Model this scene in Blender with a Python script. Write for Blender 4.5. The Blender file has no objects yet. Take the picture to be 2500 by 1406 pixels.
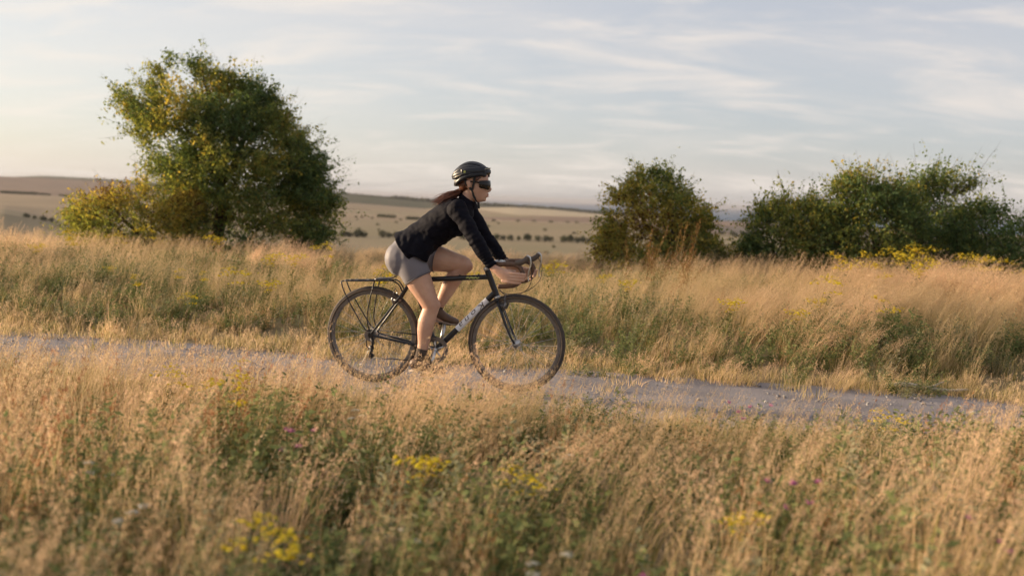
import bpy, bmesh, math, random
import numpy as np
from mathutils import Vector, Matrix, noise as mnoise

scene = bpy.context.scene
COL = scene.collection
R = math.radians
rng = np.random.default_rng(7)
random.seed(7)

# ------------------------------------------------------------------ camera
CAM_H = 1.33
LENS, SENSOR = 35.0, 36.0
FPX = 2500 * LENS / SENSOR
PITCH = math.atan(217 / FPX)
ROLL = R(2.1)
cam_data = bpy.data.cameras.new('camera')
cam_data.lens = LENS
cam_data.sensor_width = SENSOR
cam_data.clip_start = 0.05
cam_data.clip_end = 60000
cam_data.dof.use_dof = True
cam_data.dof.focus_distance = 6.95
cam_data.dof.aperture_fstop = 1.6
cam = bpy.data.objects.new('camera', cam_data)
COL.objects.link(cam)
_f = Vector((0, math.cos(PITCH), -math.sin(PITCH)))
_r0 = Vector((1, 0, 0))
_u0 = _r0.cross(_f)
_r = _r0 * math.cos(ROLL) + _u0 * math.sin(ROLL)
_u = -_r0 * math.sin(ROLL) + _u0 * math.cos(ROLL)
cam.matrix_world = Matrix(((_r.x, _u.x, -_f.x, 0), (_r.y, _u.y, -_f.y, 0), (_r.z, _u.z, -_f.z, CAM_H), (0, 0, 0, 1)))
scene.camera = cam

# ------------------------------------------------------------------ sky and sun
SUN_AZ, SUN_EL = R(-76), R(11)          # azimuth measured from the view axis (+Y), negative = left
sun_dir = Vector((math.sin(SUN_AZ) * math.cos(SUN_EL), math.cos(SUN_AZ) * math.cos(SUN_EL), math.sin(SUN_EL)))
sd = bpy.data.lights.new('sun', 'SUN')
sd.energy = 3.7
sd.angle = R(5.5)
sd.color = (1.0, 0.76, 0.50)
sun = bpy.data.objects.new('sun', sd)
COL.objects.link(sun)
sun.rotation_euler = (-sun_dir).to_track_quat('-Z', 'Y').to_euler()
sun.location = (-20, 10, 12)

world = bpy.data.worlds.new('World')
scene.world = world
world.use_nodes = True


def build_world():
    nt = world.node_tree
    N, L = nt.nodes, nt.links
    N.clear()
    def node(t, **kw):
        n = N.new(t)
        for k, v in kw.items():
            setattr(n, k, v)
        return n
    def mathn(op, a, b=None, c=None, clamp=False):
        n = node('ShaderNodeMath', operation=op, use_clamp=clamp)
        for i, v in enumerate((a, b, c)):
            if v is None:
                continue
            if hasattr(v, 'is_output'):
                L.new(v, n.inputs[i])
            else:
                n.inputs[i].default_value = v
        return n.outputs[0]
    out = node('ShaderNodeOutputWorld')
    bg = node('ShaderNodeBackground')
    L.new(bg.outputs[0], out.inputs[0])
    sky = node('ShaderNodeTexSky', sky_type='NISHITA', sun_disc=False)
    sky.sun_elevation = SUN_EL
    sky.sun_rotation = SUN_AZ
    sky.air_density = 1.0
    sky.dust_density = 1.2
    sky.ozone_density = 2.4
    sky.altitude = 100
    tc = node('ShaderNodeTexCoord')
    sep = node('ShaderNodeSeparateXYZ')
    L.new(tc.outputs['Generated'], sep.inputs[0])
    zc = mathn('ADD', mathn('MAXIMUM', sep.outputs[2], 0.0), 0.22)
    comb = node('ShaderNodeCombineXYZ')
    L.new(mathn('DIVIDE', sep.outputs[0], zc), comb.inputs[0])
    L.new(mathn('DIVIDE', sep.outputs[1], zc), comb.inputs[1])
    # high thin cloud sheets, drawn out by the wind
    def cloud(scale, rot, stretch, lo, hi, detail, dist, loc=(0, 0, 0)):
        mp = node('ShaderNodeMapping')
        mp.inputs['Rotation'].default_value = (0, 0, R(rot))
        mp.inputs['Scale'].default_value = (stretch[0], stretch[1], 1)
        mp.inputs['Location'].default_value = loc
        L.new(comb.outputs[0], mp.inputs[0])
        nz = node('ShaderNodeTexNoise')
        nz.inputs['Scale'].default_value = scale
        nz.inputs['Detail'].default_value = detail
        nz.inputs['Roughness'].default_value = 0.56
        nz.inputs['Distortion'].default_value = dist
        L.new(mp.outputs[0], nz.inputs['Vector'])
        mr = node('ShaderNodeMapRange', interpolation_type='SMOOTHSTEP')
        mr.inputs[1].default_value = lo
        mr.inputs[2].default_value = hi
        L.new(nz.outputs[0], mr.inputs[0])
        return mr.outputs[0]
    c1 = cloud(0.9, -24, (0.8, 1.25), 0.34, 0.70, 6, 0.5, (3.1, 1.7, 0))
    c2 = cloud(2.4, -14, (0.75, 1.6), 0.46, 0.71, 7, 0.5, (1.9, 4.6, 0))
    c3 = cloud(5.0, -10, (0.55, 1.8), 0.53, 0.76, 7, 0.4, (5.4, 2.2, 0))
    m = mathn('ADD', mathn('MULTIPLY', c1, SKY['c1']), mathn('MULTIPLY', c2, SKY['c2']))
    m = mathn('ADD', m, mathn('MULTIPLY', c3, SKY['c3']), clamp=True)
    # cloud brightness: forward scattering of the low sun through thin ice cloud
    dot = node('ShaderNodeVectorMath', operation='DOT_PRODUCT')
    L.new(tc.outputs['Generated'], dot.inputs[0])
    dot.inputs[1].default_value = sun_dir
    fw = mathn('POWER', mathn('MULTIPLY_ADD', dot.outputs['Value'], 0.5, 0.5, clamp=True), 3.0)
    def sunward(a, b):
        n = node('ShaderNodeMix', data_type='RGBA')
        L.new(fw, n.inputs[0])
        n.inputs[6].default_value = a
        n.inputs[7].default_value = b
        return n.outputs[2]
    skym = node('ShaderNodeMix', data_type='RGBA', blend_type='MULTIPLY')
    skym.inputs[0].default_value = 1.0
    L.new(sky.outputs[0], skym.inputs[6])
    s = SKY['strength']
    skym.inputs[7].default_value = (s, s, s, 1)
    base = node('ShaderNodeMix', data_type='RGBA')
    base.inputs[0].default_value = SKY['veil']
    L.new(skym.outputs[2], base.inputs[6])
    L.new(sunward(SKY['veil_cool'], SKY['veil_warm']), base.inputs[7])
    mix = node('ShaderNodeMix', data_type='RGBA')
    L.new(m, mix.inputs[0])
    L.new(base.outputs[2], mix.inputs[6])
    L.new(sunward(SKY['cool'], SKY['warm']), mix.inputs[7])
    L.new(mix.outputs[2], bg.inputs[0])
    bg.inputs[1].default_value = 1.0


SKY = dict(strength=0.080, veil=0.70, c1=0.30, c2=0.54, c3=0.24, veil_cool=(0.184, 0.181, 0.198, 1), veil_warm=(0.330, 0.298, 0.266, 1), cool=(0.306, 0.276, 0.252, 1), warm=(0.362, 0.328, 0.286, 1))
build_world()
scene.view_settings.view_transform = 'Standard'
scene.view_settings.look = 'None'
scene.view_settings.exposure = 1.56
scene.view_settings.gamma = 1.0
scene.view_settings.use_curve_mapping = False
scene.cycles.max_bounces = 8
scene.cycles.diffuse_bounces = 5
scene.cycles.transmission_bounces = 5
scene.cycles.volume_bounces = 0
scene.cycles.use_denoising = True
scene.cycles.use_adaptive_sampling = True
scene.cycles.adaptive_threshold = 0.03

# ------------------------------------------------------------------ helpers
def tag(o, label=None, cat=None, group=None, kind=None):
    if label: o['label'] = label
    if cat: o['category'] = cat
    if group: o['group'] = group
    if kind: o['kind'] = kind
    return o


def link(name, me, parent=None):
    o = bpy.data.objects.new(name, me)
    COL.objects.link(o)
    if parent is not None:
        o.parent = parent
    return o


def empty(name, loc=(0, 0, 0), rz=0.0):
    o = bpy.data.objects.new(name, None)
    COL.objects.link(o)
    o.location = loc
    o.rotation_euler = (0, 0, rz)
    o.empty_display_size = 0.1
    return o


def np_mesh(name, V, F, mats, midx=None, smooth=True, attrs=None):
    """V (n,3); F list of int arrays (k,3) / (k,4)"""
    me = bpy.data.meshes.new(name)
    V = np.asarray(V, np.float32)
    loops, starts, tot = [], [], 0
    for f in F:
        f = np.asarray(f, np.int32)
        if len(f) == 0:
            continue
        k = f.shape[1]
        loops.append(f.ravel())
        starts.append(np.arange(len(f), dtype=np.int32) * k + tot)
        tot += f.size
    loops = np.concatenate(loops)
    starts = np.concatenate(starts)
    me.vertices.add(len(V))
    me.vertices.foreach_set('co', V.ravel())
    me.loops.add(len(loops))
    me.loops.foreach_set('vertex_index', loops)
    me.polygons.add(len(starts))
    me.polygons.foreach_set('loop_start', starts)
    if midx is not None:
        me.polygons.foreach_set('material_index', np.asarray(midx, np.int32))
    me.polygons.foreach_set('use_smooth', np.full(len(starts), smooth))
    for m in (mats if isinstance(mats, (list, tuple)) else [mats]):
        me.materials.append(m)
    if attrs:
        for an, arr in attrs.items():
            at = me.attributes.new(an, 'FLOAT', 'POINT')
            at.data.foreach_set('value', np.asarray(arr, np.float32))
    me.update(calc_edges=True)
    me.validate()
    return me


class MB:
    """collects shapes, builds ONE mesh object"""
    def __init__(s):
        s.v, s.f = [], []

    def add(s, verts, faces):
        b = len(s.v)
        s.v += [tuple(p) for p in verts]
        s.f += [tuple(i + b for i in f) for f in faces]
        return s

    def tube(s, pts, rad, n=8, cap=True, ref=(0, 0, 1), closed=False):
        """rad: float or list of float / (a, b); a = radius along the frame normal, b along the binormal"""
        P = [Vector(p) for p in pts]
        m = len(P)
        rr = rad if isinstance(rad, (list, tuple)) and len(rad) == m else [rad] * m
        rows, ref = [], Vector(ref)
        for i, p in enumerate(P):
            if closed:
                t = P[(i + 1) % m] - P[i - 1]
            else:
                t = P[min(i + 1, m - 1)] - P[max(i - 1, 0)]
            t.normalize()
            nb = t.cross(ref)
            if nb.length < 1e-4:
                nb = t.cross(Vector((1, 0, 0)))
                if nb.length < 1e-4:
                    nb = t.cross(Vector((0, 1, 0)))
            nb.normalize()
            na = nb.cross(t)
            na.normalize()
            a, b = rr[i] if isinstance(rr[i], (list, tuple)) else (rr[i], rr[i])
            rows.append([p + na * (a * math.cos(2 * math.pi * k / n)) + nb * (b * math.sin(2 * math.pi * k / n)) for k in range(n)])
        V = [v for r_ in rows for v in r_]
        F = []
        for i in range(m if closed else m - 1):
            j = (i + 1) % m
            for k in range(n):
                l = (k + 1) % n
                F.append((i * n + k, i * n + l, j * n + l, j * n + k))
        if cap and not closed:
            F.append(tuple(range(n))[::-1])
            F.append(tuple((m - 1) * n + k for k in range(n)))
        return s.add(V, F)

    def ball(s, c, r, nu=12, nv=8):
        c = Vector(c)
        rx, ry, rz = r if isinstance(r, (list, tuple)) else (r, r, r)
        V = [c + Vector((0, 0, -rz))]
        for j in range(1, nv):
            a = -math.pi / 2 + math.pi * j / nv
            for i in range(nu):
                b = 2 * math.pi * i / nu
                V.append(c + Vector((rx * math.cos(a) * math.cos(b), ry * math.cos(a) * math.sin(b), rz * math.sin(a))))
        V.append(c + Vector((0, 0, rz)))
        F = []
        for i in range(nu):
            k = (i + 1) % nu
            F.append((0, 1 + k, 1 + i))
            for j in range(nv - 2):
                a = 1 + j * nu
                F.append((a + i, a + k, a + nu + k, a + nu + i))
            a = 1 + (nv - 2) * nu
            F.append((a + i, a + k, len(V) - 1))
        return s.add(V, F)

    def ring(s, c, rad, prof, n=64, axis='y'):
        """revolve closed profile [(dr, dy)] about the y axis at centre c"""
        V, F, k = [], [], len(prof)
        c = Vector(c)
        for i in range(n):
            a = 2 * math.pi * i / n
            for dr, dy in prof:
                V.append(c + Vector(((rad + dr) * math.cos(a), dy, (rad + dr) * math.sin(a))))
        for i in range(n):
            j = (i + 1) % n
            for q in range(k):
                w = (q + 1) % k
                F.append((i * k + q, i * k + w, j * k + w, j * k + q))
        return s.add(V, F)

    def box(s, c, h, rot=None):
        M = rot or Matrix.Identity(3)
        V = [Vector(c) + M @ Vector((sx * h[0], sy * h[1], sz * h[2])) for sx in (-1, 1) for sy in (-1, 1) for sz in (-1, 1)]
        F = [(0, 1, 3, 2), (4, 6, 7, 5), (0, 4, 5, 1), (2, 3, 7, 6), (0, 2, 6, 4), (1, 5, 7, 3)]
        return s.add(V, F)

    def mesh(s, name, mat, smooth=True):
        me = bpy.data.meshes.new(name)
        me.from_pydata([tuple(v) for v in s.v], [], s.f)
        for m in (mat if isinstance(mat, list) else [mat]):
            me.materials.append(m)
        if smooth:
            me.polygons.foreach_set('use_smooth', [True] * len(me.polygons))
        bm = bmesh.new()
        bm.from_mesh(me)
        bmesh.ops.recalc_face_normals(bm, faces=bm.faces)
        bm.to_mesh(me)
        bm.free()
        me.update()
        return me

    def build(s, name, mat, parent=None, smooth=True, sharp=None):
        me = s.mesh(name, mat, smooth)
        if sharp is not None:
            me.set_sharp_from_angle(angle=R(sharp))
        return link(name, me, parent)


def remesh(mb, name, mat, voxel, smooth=6, factor=0.5, parent=None, post=None):
    me = mb.mesh(name + '_raw', mat)
    tmp = bpy.data.objects.new(name + '_tmp', me)
    COL.objects.link(tmp)
    m = tmp.modifiers.new('r', 'REMESH')
    m.mode = 'VOXEL'
    m.voxel_size = voxel
    m.use_smooth_shade = True
    s = tmp.modifiers.new('s', 'SMOOTH')
    s.iterations = smooth
    s.factor = factor
    dg = bpy.context.evaluated_depsgraph_get()
    out = bpy.data.meshes.new_from_object(tmp.evaluated_get(dg), depsgraph=dg)
    bpy.data.objects.remove(tmp)
    bpy.data.meshes.remove(me)
    out.name = name
    out.materials.clear()
    for mm in (mat if isinstance(mat, list) else [mat]):
        out.materials.append(mm)
    n = len(out.vertices)
    if post is not None:
        co = np.empty(n * 3, np.float32)
        out.vertices.foreach_get('co', co)
        co = co.reshape(-1, 3)
        nr = np.empty(n * 3, np.float32)
        out.vertices.foreach_get('normal', nr)
        co = post(co, nr.reshape(-1, 3))
        out.vertices.foreach_set('co', co.astype(np.float32).ravel())
    out.polygons.foreach_set('use_smooth', [True] * len(out.polygons))
    out.update()
    return link(name, out, parent)


# ------------------------------------------------------------------ materials (all procedural)
def new_mat(name):
    m = bpy.data.materials.new(name)
    m.use_nodes = True
    nt = m.node_tree
    nt.nodes.clear()
    return m, nt


def lin(c):
    return (c[0], c[1], c[2], 1.0)


def principled(name, c1, c2=None, rough=0.6, scale=20.0, metal=0.0, bump=0.0, bscale=None, spec=0.5, coat=0.0, detail=4, coord='Object', sheen=0.0):
    m, nt = new_mat(name)
    N, L = nt.nodes, nt.links
    out = N.new('ShaderNodeOutputMaterial')
    b = N.new('ShaderNodeBsdfPrincipled')
    L.new(b.outputs[0], out.inputs[0])
    tc = N.new('ShaderNodeTexCoord')
    nz = N.new('ShaderNodeTexNoise')
    nz.inputs['Scale'].default_value = scale
    nz.inputs['Detail'].default_value = detail
    L.new(tc.outputs[coord], nz.inputs['Vector'])
    mix = N.new('ShaderNodeMix')
    mix.data_type = 'RGBA'
    rm = N.new('ShaderNodeMapRange')
    rm.inputs[1].default_value = 0.3
    rm.inputs[2].default_value = 0.7
    L.new(nz.outputs[0], rm.inputs[0])
    L.new(rm.outputs[0], mix.inputs[0])
    mix.inputs[6].default_value = lin(c1)
    mix.inputs[7].default_value = lin(c2 or tuple(x * 0.85 for x in c1))
    L.new(mix.outputs[2], b.inputs['Base Color'])
    b.inputs['Roughness'].default_value = rough
    b.inputs['Metallic'].default_value = metal
    b.inputs['Specular IOR Level'].default_value = spec
    b.inputs['Coat Weight'].default_value = coat
    b.inputs['Sheen Weight'].default_value = sheen
    if bump:
        bp = N.new('ShaderNodeBump')
        bp.inputs['Strength'].default_value = bump
        bp.inputs['Distance'].default_value = 0.01
        n2 = N.new('ShaderNodeTexNoise')
        n2.inputs['Scale'].default_value = bscale or scale
        n2.inputs['Detail'].default_value = 6
        L.new(tc.outputs[coord], n2.inputs['Vector'])
        L.new(n2.outputs[0], bp.inputs['Height'])
        L.new(bp.outputs[0], b.inputs['Normal'])
    return m


def plant(name, c1, c2, trans=0.35, tcol=None, tint=True, rough=0.6, c3=None):
    """leaf / blade: colour varies blade by blade ('rv'), and clump by clump ('tint' on the instancer or object random)"""
    m, nt = new_mat(name)
    N, L = nt.nodes, nt.links
    out = N.new('ShaderNodeOutputMaterial')
    at = N.new('ShaderNodeAttribute')
    at.attribute_name = 'rv'
    ramp = N.new('ShaderNodeValToRGB')
    ramp.color_ramp.elements[0].color = lin(c1)
    ramp.color_ramp.elements[1].color = lin(c2)
    if c3:
        e = ramp.color_ramp.elements.new(0.5)
        e.color = lin(c3)
    L.new(at.outputs['Fac'], ramp.inputs[0])
    col = ramp.outputs[0]
    if tint:
        ti = N.new('ShaderNodeAttribute')
        ti.attribute_type = 'INSTANCER'
        ti.attribute_name = 'tint'
        hs = N.new('ShaderNodeHueSaturation')
        mr = N.new('ShaderNodeMapRange')
        mr.inputs[3].default_value = 0.70
        mr.inputs[4].default_value = 1.28
        L.new(ti.outputs['Fac'], mr.inputs[0])
        L.new(mr.outputs[0], hs.inputs['Value'])
        mh = N.new('ShaderNodeMapRange')
        mh.inputs[3].default_value = 0.515
        mh.inputs[4].default_value = 0.488
        L.new(ti.outputs['Fac'], mh.inputs[0])
        L.new(mh.outputs[0], hs.inputs['Hue'])
        L.new(col, hs.inputs['Color'])
        col = hs.outputs[0]
    d = N.new('ShaderNodeBsdfDiffuse')
    t = N.new('ShaderNodeBsdfTranslucent')
    L.new(col, d.inputs[0])
    if tcol:
        mm = N.new('ShaderNodeMix')
        mm.data_type = 'RGBA'
        mm.blend_type = 'MULTIPLY'
        mm.inputs[0].default_value = 1.0
        L.new(col, mm.inputs[6])
        mm.inputs[7].default_value = lin(tcol)
        L.new(mm.outputs[2], t.inputs[0])
    else:
        L.new(col, t.inputs[0])
    mx = N.new('ShaderNodeMixShader')
    mx.inputs[0].default_value = trans
    L.new(d.outputs[0], mx.inputs[1])
    L.new(t.outputs[0], mx.inputs[2])
    L.new(mx.outputs[0], out.inputs[0])
    return m


M = {}
M['soil'] = principled('dry_soil', (0.27, 0.205, 0.12), (0.18, 0.15, 0.08), 0.95, 0.9, bump=0.6, bscale=9, spec=0.1)
M['gravel'] = principled('path_gravel', (0.275, 0.255, 0.262), (0.15, 0.14, 0.148), 0.9, 1.6, bump=1.0, bscale=70, spec=0.15, detail=12)
M['stone1'] = principled('flint_pale', (0.40, 0.37, 0.34), (0.26, 0.24, 0.23), 0.8, 30)
M['stone2'] = principled('flint_grey', (0.20, 0.19, 0.20), (0.11, 0.11, 0.12), 0.7, 30)
M['f_tan'] = principled('stubble_field', (0.265, 0.205, 0.140), (0.215, 0.170, 0.115), 0.95, 0.012, spec=0.05, detail=8)
M['f_green'] = principled('grazed_pasture', (0.205, 0.175, 0.110), (0.245, 0.195, 0.130), 0.95, 0.010, spec=0.05, detail=8)
M['f_brown'] = principled('fallow_field', (0.215, 0.155, 0.115), (0.175, 0.13, 0.10), 0.95, 0.008, spec=0.05, detail=8)
M['f_pale'] = principled('cut_wheat_field', (0.40, 0.335, 0.24), (0.35, 0.29, 0.20), 0.95, 0.006, spec=0.05, detail=8)
M['f_wood'] = principled('wooded_slope', (0.055, 0.06, 0.035), (0.09, 0.08, 0.045), 0.95, 0.02, spec=0.05, detail=8)
M['f_dark'] = principled('ploughed_field', (0.15, 0.125, 0.105), (0.12, 0.105, 0.09), 0.95, 0.01, spec=0.05, detail=8)
M['track'] = principled('chalk_track', (0.62, 0.53, 0.38), (0.55, 0.46, 0.32), 0.95, 0.02, spec=0.05)
M['bark'] = principled('bark', (0.10, 0.075, 0.05), (0.05, 0.04, 0.03), 0.9, 25, bump=0.8, spec=0.1)
M['leaf_dark'] = plant('leaf_dark', (0.062, 0.108, 0.052), (0.135, 0.185, 0.082), 0.44, (1.5, 1.3, 0.6), tint=False)
M['leaf_mid'] = plant('leaf_mid', (0.125, 0.175, 0.062), (0.25, 0.275, 0.10), 0.50, (1.5, 1.25, 0.5), tint=False)
M['leaf_gold'] = plant('leaf_gold', (0.26, 0.24, 0.065), (0.42, 0.35, 0.10), 0.52, (1.3, 1.1, 0.5), tint=False)
M['leaf_rust'] = plant('leaf_rust', (0.13, 0.065, 0.025), (0.20, 0.10, 0.04), 0.35, tint=False)
M['leaf_far'] = plant('leaf_far', (0.065, 0.070, 0.040), (0.105, 0.100, 0.058), 0.2, tint=False)
M['straw'] = plant('straw_blade', (0.49, 0.355, 0.185), (0.68, 0.525, 0.31), 0.48)
M['seed'] = plant('grass_seed_head', (0.50, 0.345, 0.215), (0.69, 0.50, 0.325), 0.48)
M['green'] = plant('green_blade', (0.17, 0.17, 0.045), (0.38, 0.315, 0.11), 0.42)
M['herb'] = plant('herb_leaf', (0.105, 0.140, 0.055), (0.21, 0.23, 0.10), 0.38)
M['sage'] = plant('grey_herb_leaf', (0.19, 0.20, 0.12), (0.32, 0.31, 0.19), 0.34)
M['dock'] = plant('dead_dock_seed', (0.22, 0.10, 0.045), (0.38, 0.19, 0.09), 0.3)
M['yellow'] = plant('yellow_petal', (0.50, 0.36, 0.03), (0.62, 0.50, 0.05), 0.3, tint=False)
M['white'] = plant('white_umbel', (0.46, 0.44, 0.37), (0.60, 0.58, 0.50), 0.3, tint=False)
M['pink'] = plant('pink_petal', (0.36, 0.12, 0.26), (0.50, 0.20, 0.36), 0.3, tint=False)
M['stem'] = plant('flower_stem', (0.10, 0.12, 0.04), (0.18, 0.17, 0.07), 0.2, tint=False)
M['wood_pale'] = principled('weathered_wood', (0.55, 0.48, 0.38), (0.40, 0.33, 0.25), 0.85, 18, bump=0.4)

# ------------------------------------------------------------------ frame of the path (bike rides along +p, q grows away from the camera)
YAW = R(11)
ORG = Vector((-0.967, 6.959, 0.0))
HX = Vector((math.cos(YAW), -math.sin(YAW), 0))
HY = Vector((math.sin(YAW), math.cos(YAW), 0))


def pq(x, y):
    dx, dy = np.asarray(x) - ORG.x, np.asarray(y) - ORG.y
    return dx * HX.x + dy * HX.y, dx * HY.x + dy * HY.y


def xy(p, q):
    p, q = np.asarray(p), np.asarray(q)
    return ORG.x + p * HX.x + q * HY.x, ORG.y + p * HX.y + q * HY.y


def sstep(t):
    t = np.clip(t, 0, 1)
    return t * t * (3 - 2 * t)


# far relief: metres of distance -> depression below the eye, by bearing (columns = bearing as tan * FPX)
BX = np.array([-9000, -3000, -2200, -1250, -1150, -1000, -850, -420, -218, -150, 0, 100, 210, 500, 750, 1250, 2200, 3000, 9000], float)
STN = [
    (400, [160] * 19),
    (520, [120, 120, 112, 70, 84, 104, 112, 126, 128, 128, 128, 128, 128, 128, 128, 128, 128, 120, 120]),
    (640, [95, 95, 92, 66, 82, 93, 97, 104, 103, 102, 99, 98, 97, 97, 97, 97, 97, 95, 95]),
    (1000, [52, 52, 50, 46, 46, 48, 50, 57, 59, 58, 55, 54, 53, 66, 66, 66, 60, 52, 52]),
    (1500, [36, 36, 34, 28, 29, 32, 36, 42, 43, 41, 37, 36, 36, 46, 46, 46, 42, 36, 36]),
    (2000, [22, 22, 20, 16, 17, 18, 18, 22, 31, 27, 21, 23, 29, 38, 38, 39, 34, 22, 22]),
    (2300, [26, 26, 24, 20, 20, 20, 20, 24, 34, 32, 26, 27, 33, 42, 42, 44, 40, 26, 26]),
    (3000, [0, 0, -2, -8, -7, -5, -4, 3, 13, 17, 20, 23, 28, 34, 36, 38, 30, 0, 0]),
    (3600, [12, 12, 10, 4, 4, 4, 4, 14, 20, 24, 28, 32, 36, 52, 52, 52, 48, 12, 12]),
    (4700, [0, 0, -2, -6, -12.5, -12, -7, 30, 37, 37, 37, 37, 37, 37, 37, 37, 37, 10, 0]),
    (5600, [20, 20, 20, 20, 20, 20, 24, 32, 32, 32, 32, 32, 32, 32, 32, 32, 32, 20, 20]),
]
_sr = np.array([18, 34, 60, 150, 300] + [s[0] for s in STN], float)
_zn = [[-0.08] * 19, [-1.3] * 19, [-3.8] * 19, [-11.5] * 19, [-20.0] * 19]
_sz = np.array(_zn + [[CAM_H - s[0] * o / FPX for o in s[1]] for s in STN])
SEA_Z = -64.0


def near_z(x, y):
    p, q = pq(x, y)
    far = 0.16 * sstep((q - 1.15) / 1.6)
    near = 0.05 * sstep((-q - 0.8) / 1.2)
    w = np.sin(x * 1.7 + 0.6 * y) * np.sin(y * 1.3 - 0.4 * x + 1.0) * 0.03
    return far + near + w * sstep((np.abs(q) - 1.1) / 0.8)


def far_z(x, y):
    r = np.hypot(x, y)
    b = np.where(y > 0.05, FPX * x / np.maximum(y, 1e-3), np.sign(x + 1e-9) * 9000)
    b = np.clip(b, -9000, 9000)
    ci = np.clip(np.searchsorted(BX, b) - 1, 0, len(BX) - 2)
    ct = (b - BX[ci]) / (BX[ci + 1] - BX[ci])
    ct = np.where(np.abs(b) < 2300, ct, sstep(ct))
    lr, ls = np.log(np.maximum(r, 1)), np.log(_sr)
    ri = np.clip(np.searchsorted(_sr, r) - 1, 0, len(_sr) - 2)
    rt = np.clip((lr - ls[ri]) / (ls[ri + 1] - ls[ri]), 0, 1)
    rt = np.where(r > 900, sstep(rt), rt)
    z0 = _sz[ri, ci] * (1 - ct) + _sz[ri, ci + 1] * ct
    z1 = _sz[ri + 1, ci] * (1 - ct) + _sz[ri + 1, ci + 1] * ct
    return z0 * (1 - rt) + z1 * rt


def ground_z(x, y):
    x, y = np.asarray(x, float), np.asarray(y, float)
    r = np.hypot(x, y)
    t = sstep((r - 14) / 9)
    return near_z(x, y) * (1 - t) + far_z(x, y) * t


def gz(x, y):
    return float(ground_z(np.array([x]), np.array([y]))[0])


# ------------------------------------------------------------------ terrain: one sheet from the camera's feet to the sea
def build_terrain():
    az = np.concatenate([np.arange(-180, -42, 4.0), np.arange(-42, 42, 0.2), np.arange(42, 180, 4.0)])
    rr = np.concatenate([[0.3], np.geomspace(0.8, 30, 95), np.geomspace(31, 400, 40)[1:], np.geomspace(400, 5600, 190)[1:]])
    A, Q = np.meshgrid(np.radians(az), rr, indexing='ij')
    X, Y = Q * np.sin(A), Q * np.cos(A)
    Z = ground_z(X, Y)
    big = np.sin(X * 0.011 + 1.3) * np.sin(Y * 0.007) * 0.6
    Z += np.where(Q > 300, big * np.clip((Q - 300) / 400, 0, 1), 0)
    na, nr = len(az), len(rr)
    V = np.stack([X, Y, Z], -1).reshape(-1, 3)
    i = np.arange(na)[:, None]
    j = np.arange(nr - 1)[None, :]
    i2 = (i + 1) % na
    F = np.stack([i * nr + j, i * nr + j + 1, i2 * nr + j + 1, i2 * nr + j], -1).reshape(-1, 4)
    # which field each face belongs to
    rm = (0.5 * (rr[:-1] + rr[1:]))[None, :].repeat(na, 0)
    b = np.clip(FPX * np.tan(np.radians(np.clip(az, -75, 75))), -9000, 9000)[:, None].repeat(nr - 1, 1)
    wob = 1 + 0.02 * np.sin(b * 0.006 + 1) + 0.008 * np.sin(b * 0.021)
    q = rm * wob
    mi = np.zeros_like(rm, int)
    b0 = b
    b = b0 + 0.30 * (q - 1700) * np.where(q > 900, 1, 0)          # field edges run aslant
    mi[(q > 30)] = 1
    mi[(q > 400)] = 2
    mi[(q > 640)] = 2
    mi[(q > 660) & (b < -500)] = 1
    mi[(q > 1000)] = 3
    mi[(q > 1000) & (b < -300)] = 1
    mi[(q > 1250) & (b < -60) & (b > -700)] = 2
    mi[(q > 1500)] = 4
    mi[(q > 1500) & (b < -60)] = 1
    mi[(q > 1500) & (b < -800)] = 3
    mi[(q > 1000) & (b > 330)] = 6
    mi[(q > 1450) & (b > 330)] = 3
    mi[(q > 2060)] = 5
    mi[(q > 2060) & (b < -600)] = 3
    mi[(q > 2060) & (b > 330)] = 3
    mi[(q > 3400)] = 5
    me = np_mesh('terrain', V, [F], [M['soil'], M['f_tan'], M['f_green'], M['f_brown'], M['f_pale'], M['f_wood'], M['f_dark']], mi.ravel())
    o = link('terrain', me)
    tag(o, 'rolling dry downland falling away from the path to far fields', 'terrain', kind='structure')
    return o


build_terrain()
mb = MB()
n = 96
mb.add([(0, 0, SEA_Z)] + [(40000 * math.cos(2 * math.pi * k / n), 40000 * math.sin(2 * math.pi * k / n), SEA_Z) for k in range(n)],
       [(0, 1 + k, 1 + (k + 1) % n) for k in range(n)])
M['sea'] = principled('sea_water', (0.055, 0.105, 0.175), (0.045, 0.095, 0.16), 0.7, 0.002, spec=0.1)
tag(mb.build('sea', M['sea'], smooth=False), 'pale grey blue sea along the horizon', 'sea', kind='structure')

# gravel path: a slightly crowned ribbon with ragged edges
def build_path():
    P = np.linspace(-70, 60, 521)
    cols = np.linspace(-1, 1, 15)
    V = []
    for p in P:
        w0 = -0.88 + 0.10 * mnoise.noise((p * 0.9, 3.1, 0)) + 0.05 * mnoise.noise((p * 4, 7, 0))
        w1 = 1.10 + 0.12 * mnoise.noise((p * 0.8, 9.7, 0)) + 0.05 * mnoise.noise((p * 4, 1, 0))
        for c in cols:
            q = w0 + (w1 - w0) * (c + 1) / 2
            x, y = xy(p, q)
            h = 0.003 * (1 - c * c) + 0.003 * mnoise.noise((p * 5, q * 5, 2)) * (1 - abs(c) ** 4)
            V.append((float(x), float(y), gz(x, y) * 1.0 + 0.003 + h))
    k = len(cols)
    F = [(i * k + j, (i + 1) * k + j, (i + 1) * k + j + 1, i * k + j + 1) for i in range(len(P) - 1) for j in range(k - 1)]
    o = link('gravel_path', np_mesh('gravel_path', V, [np.array(F)], M['gravel']))
    tag(o, 'grey flint gravel path crossing the dry grass', 'path', kind='structure')


build_path()

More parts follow.
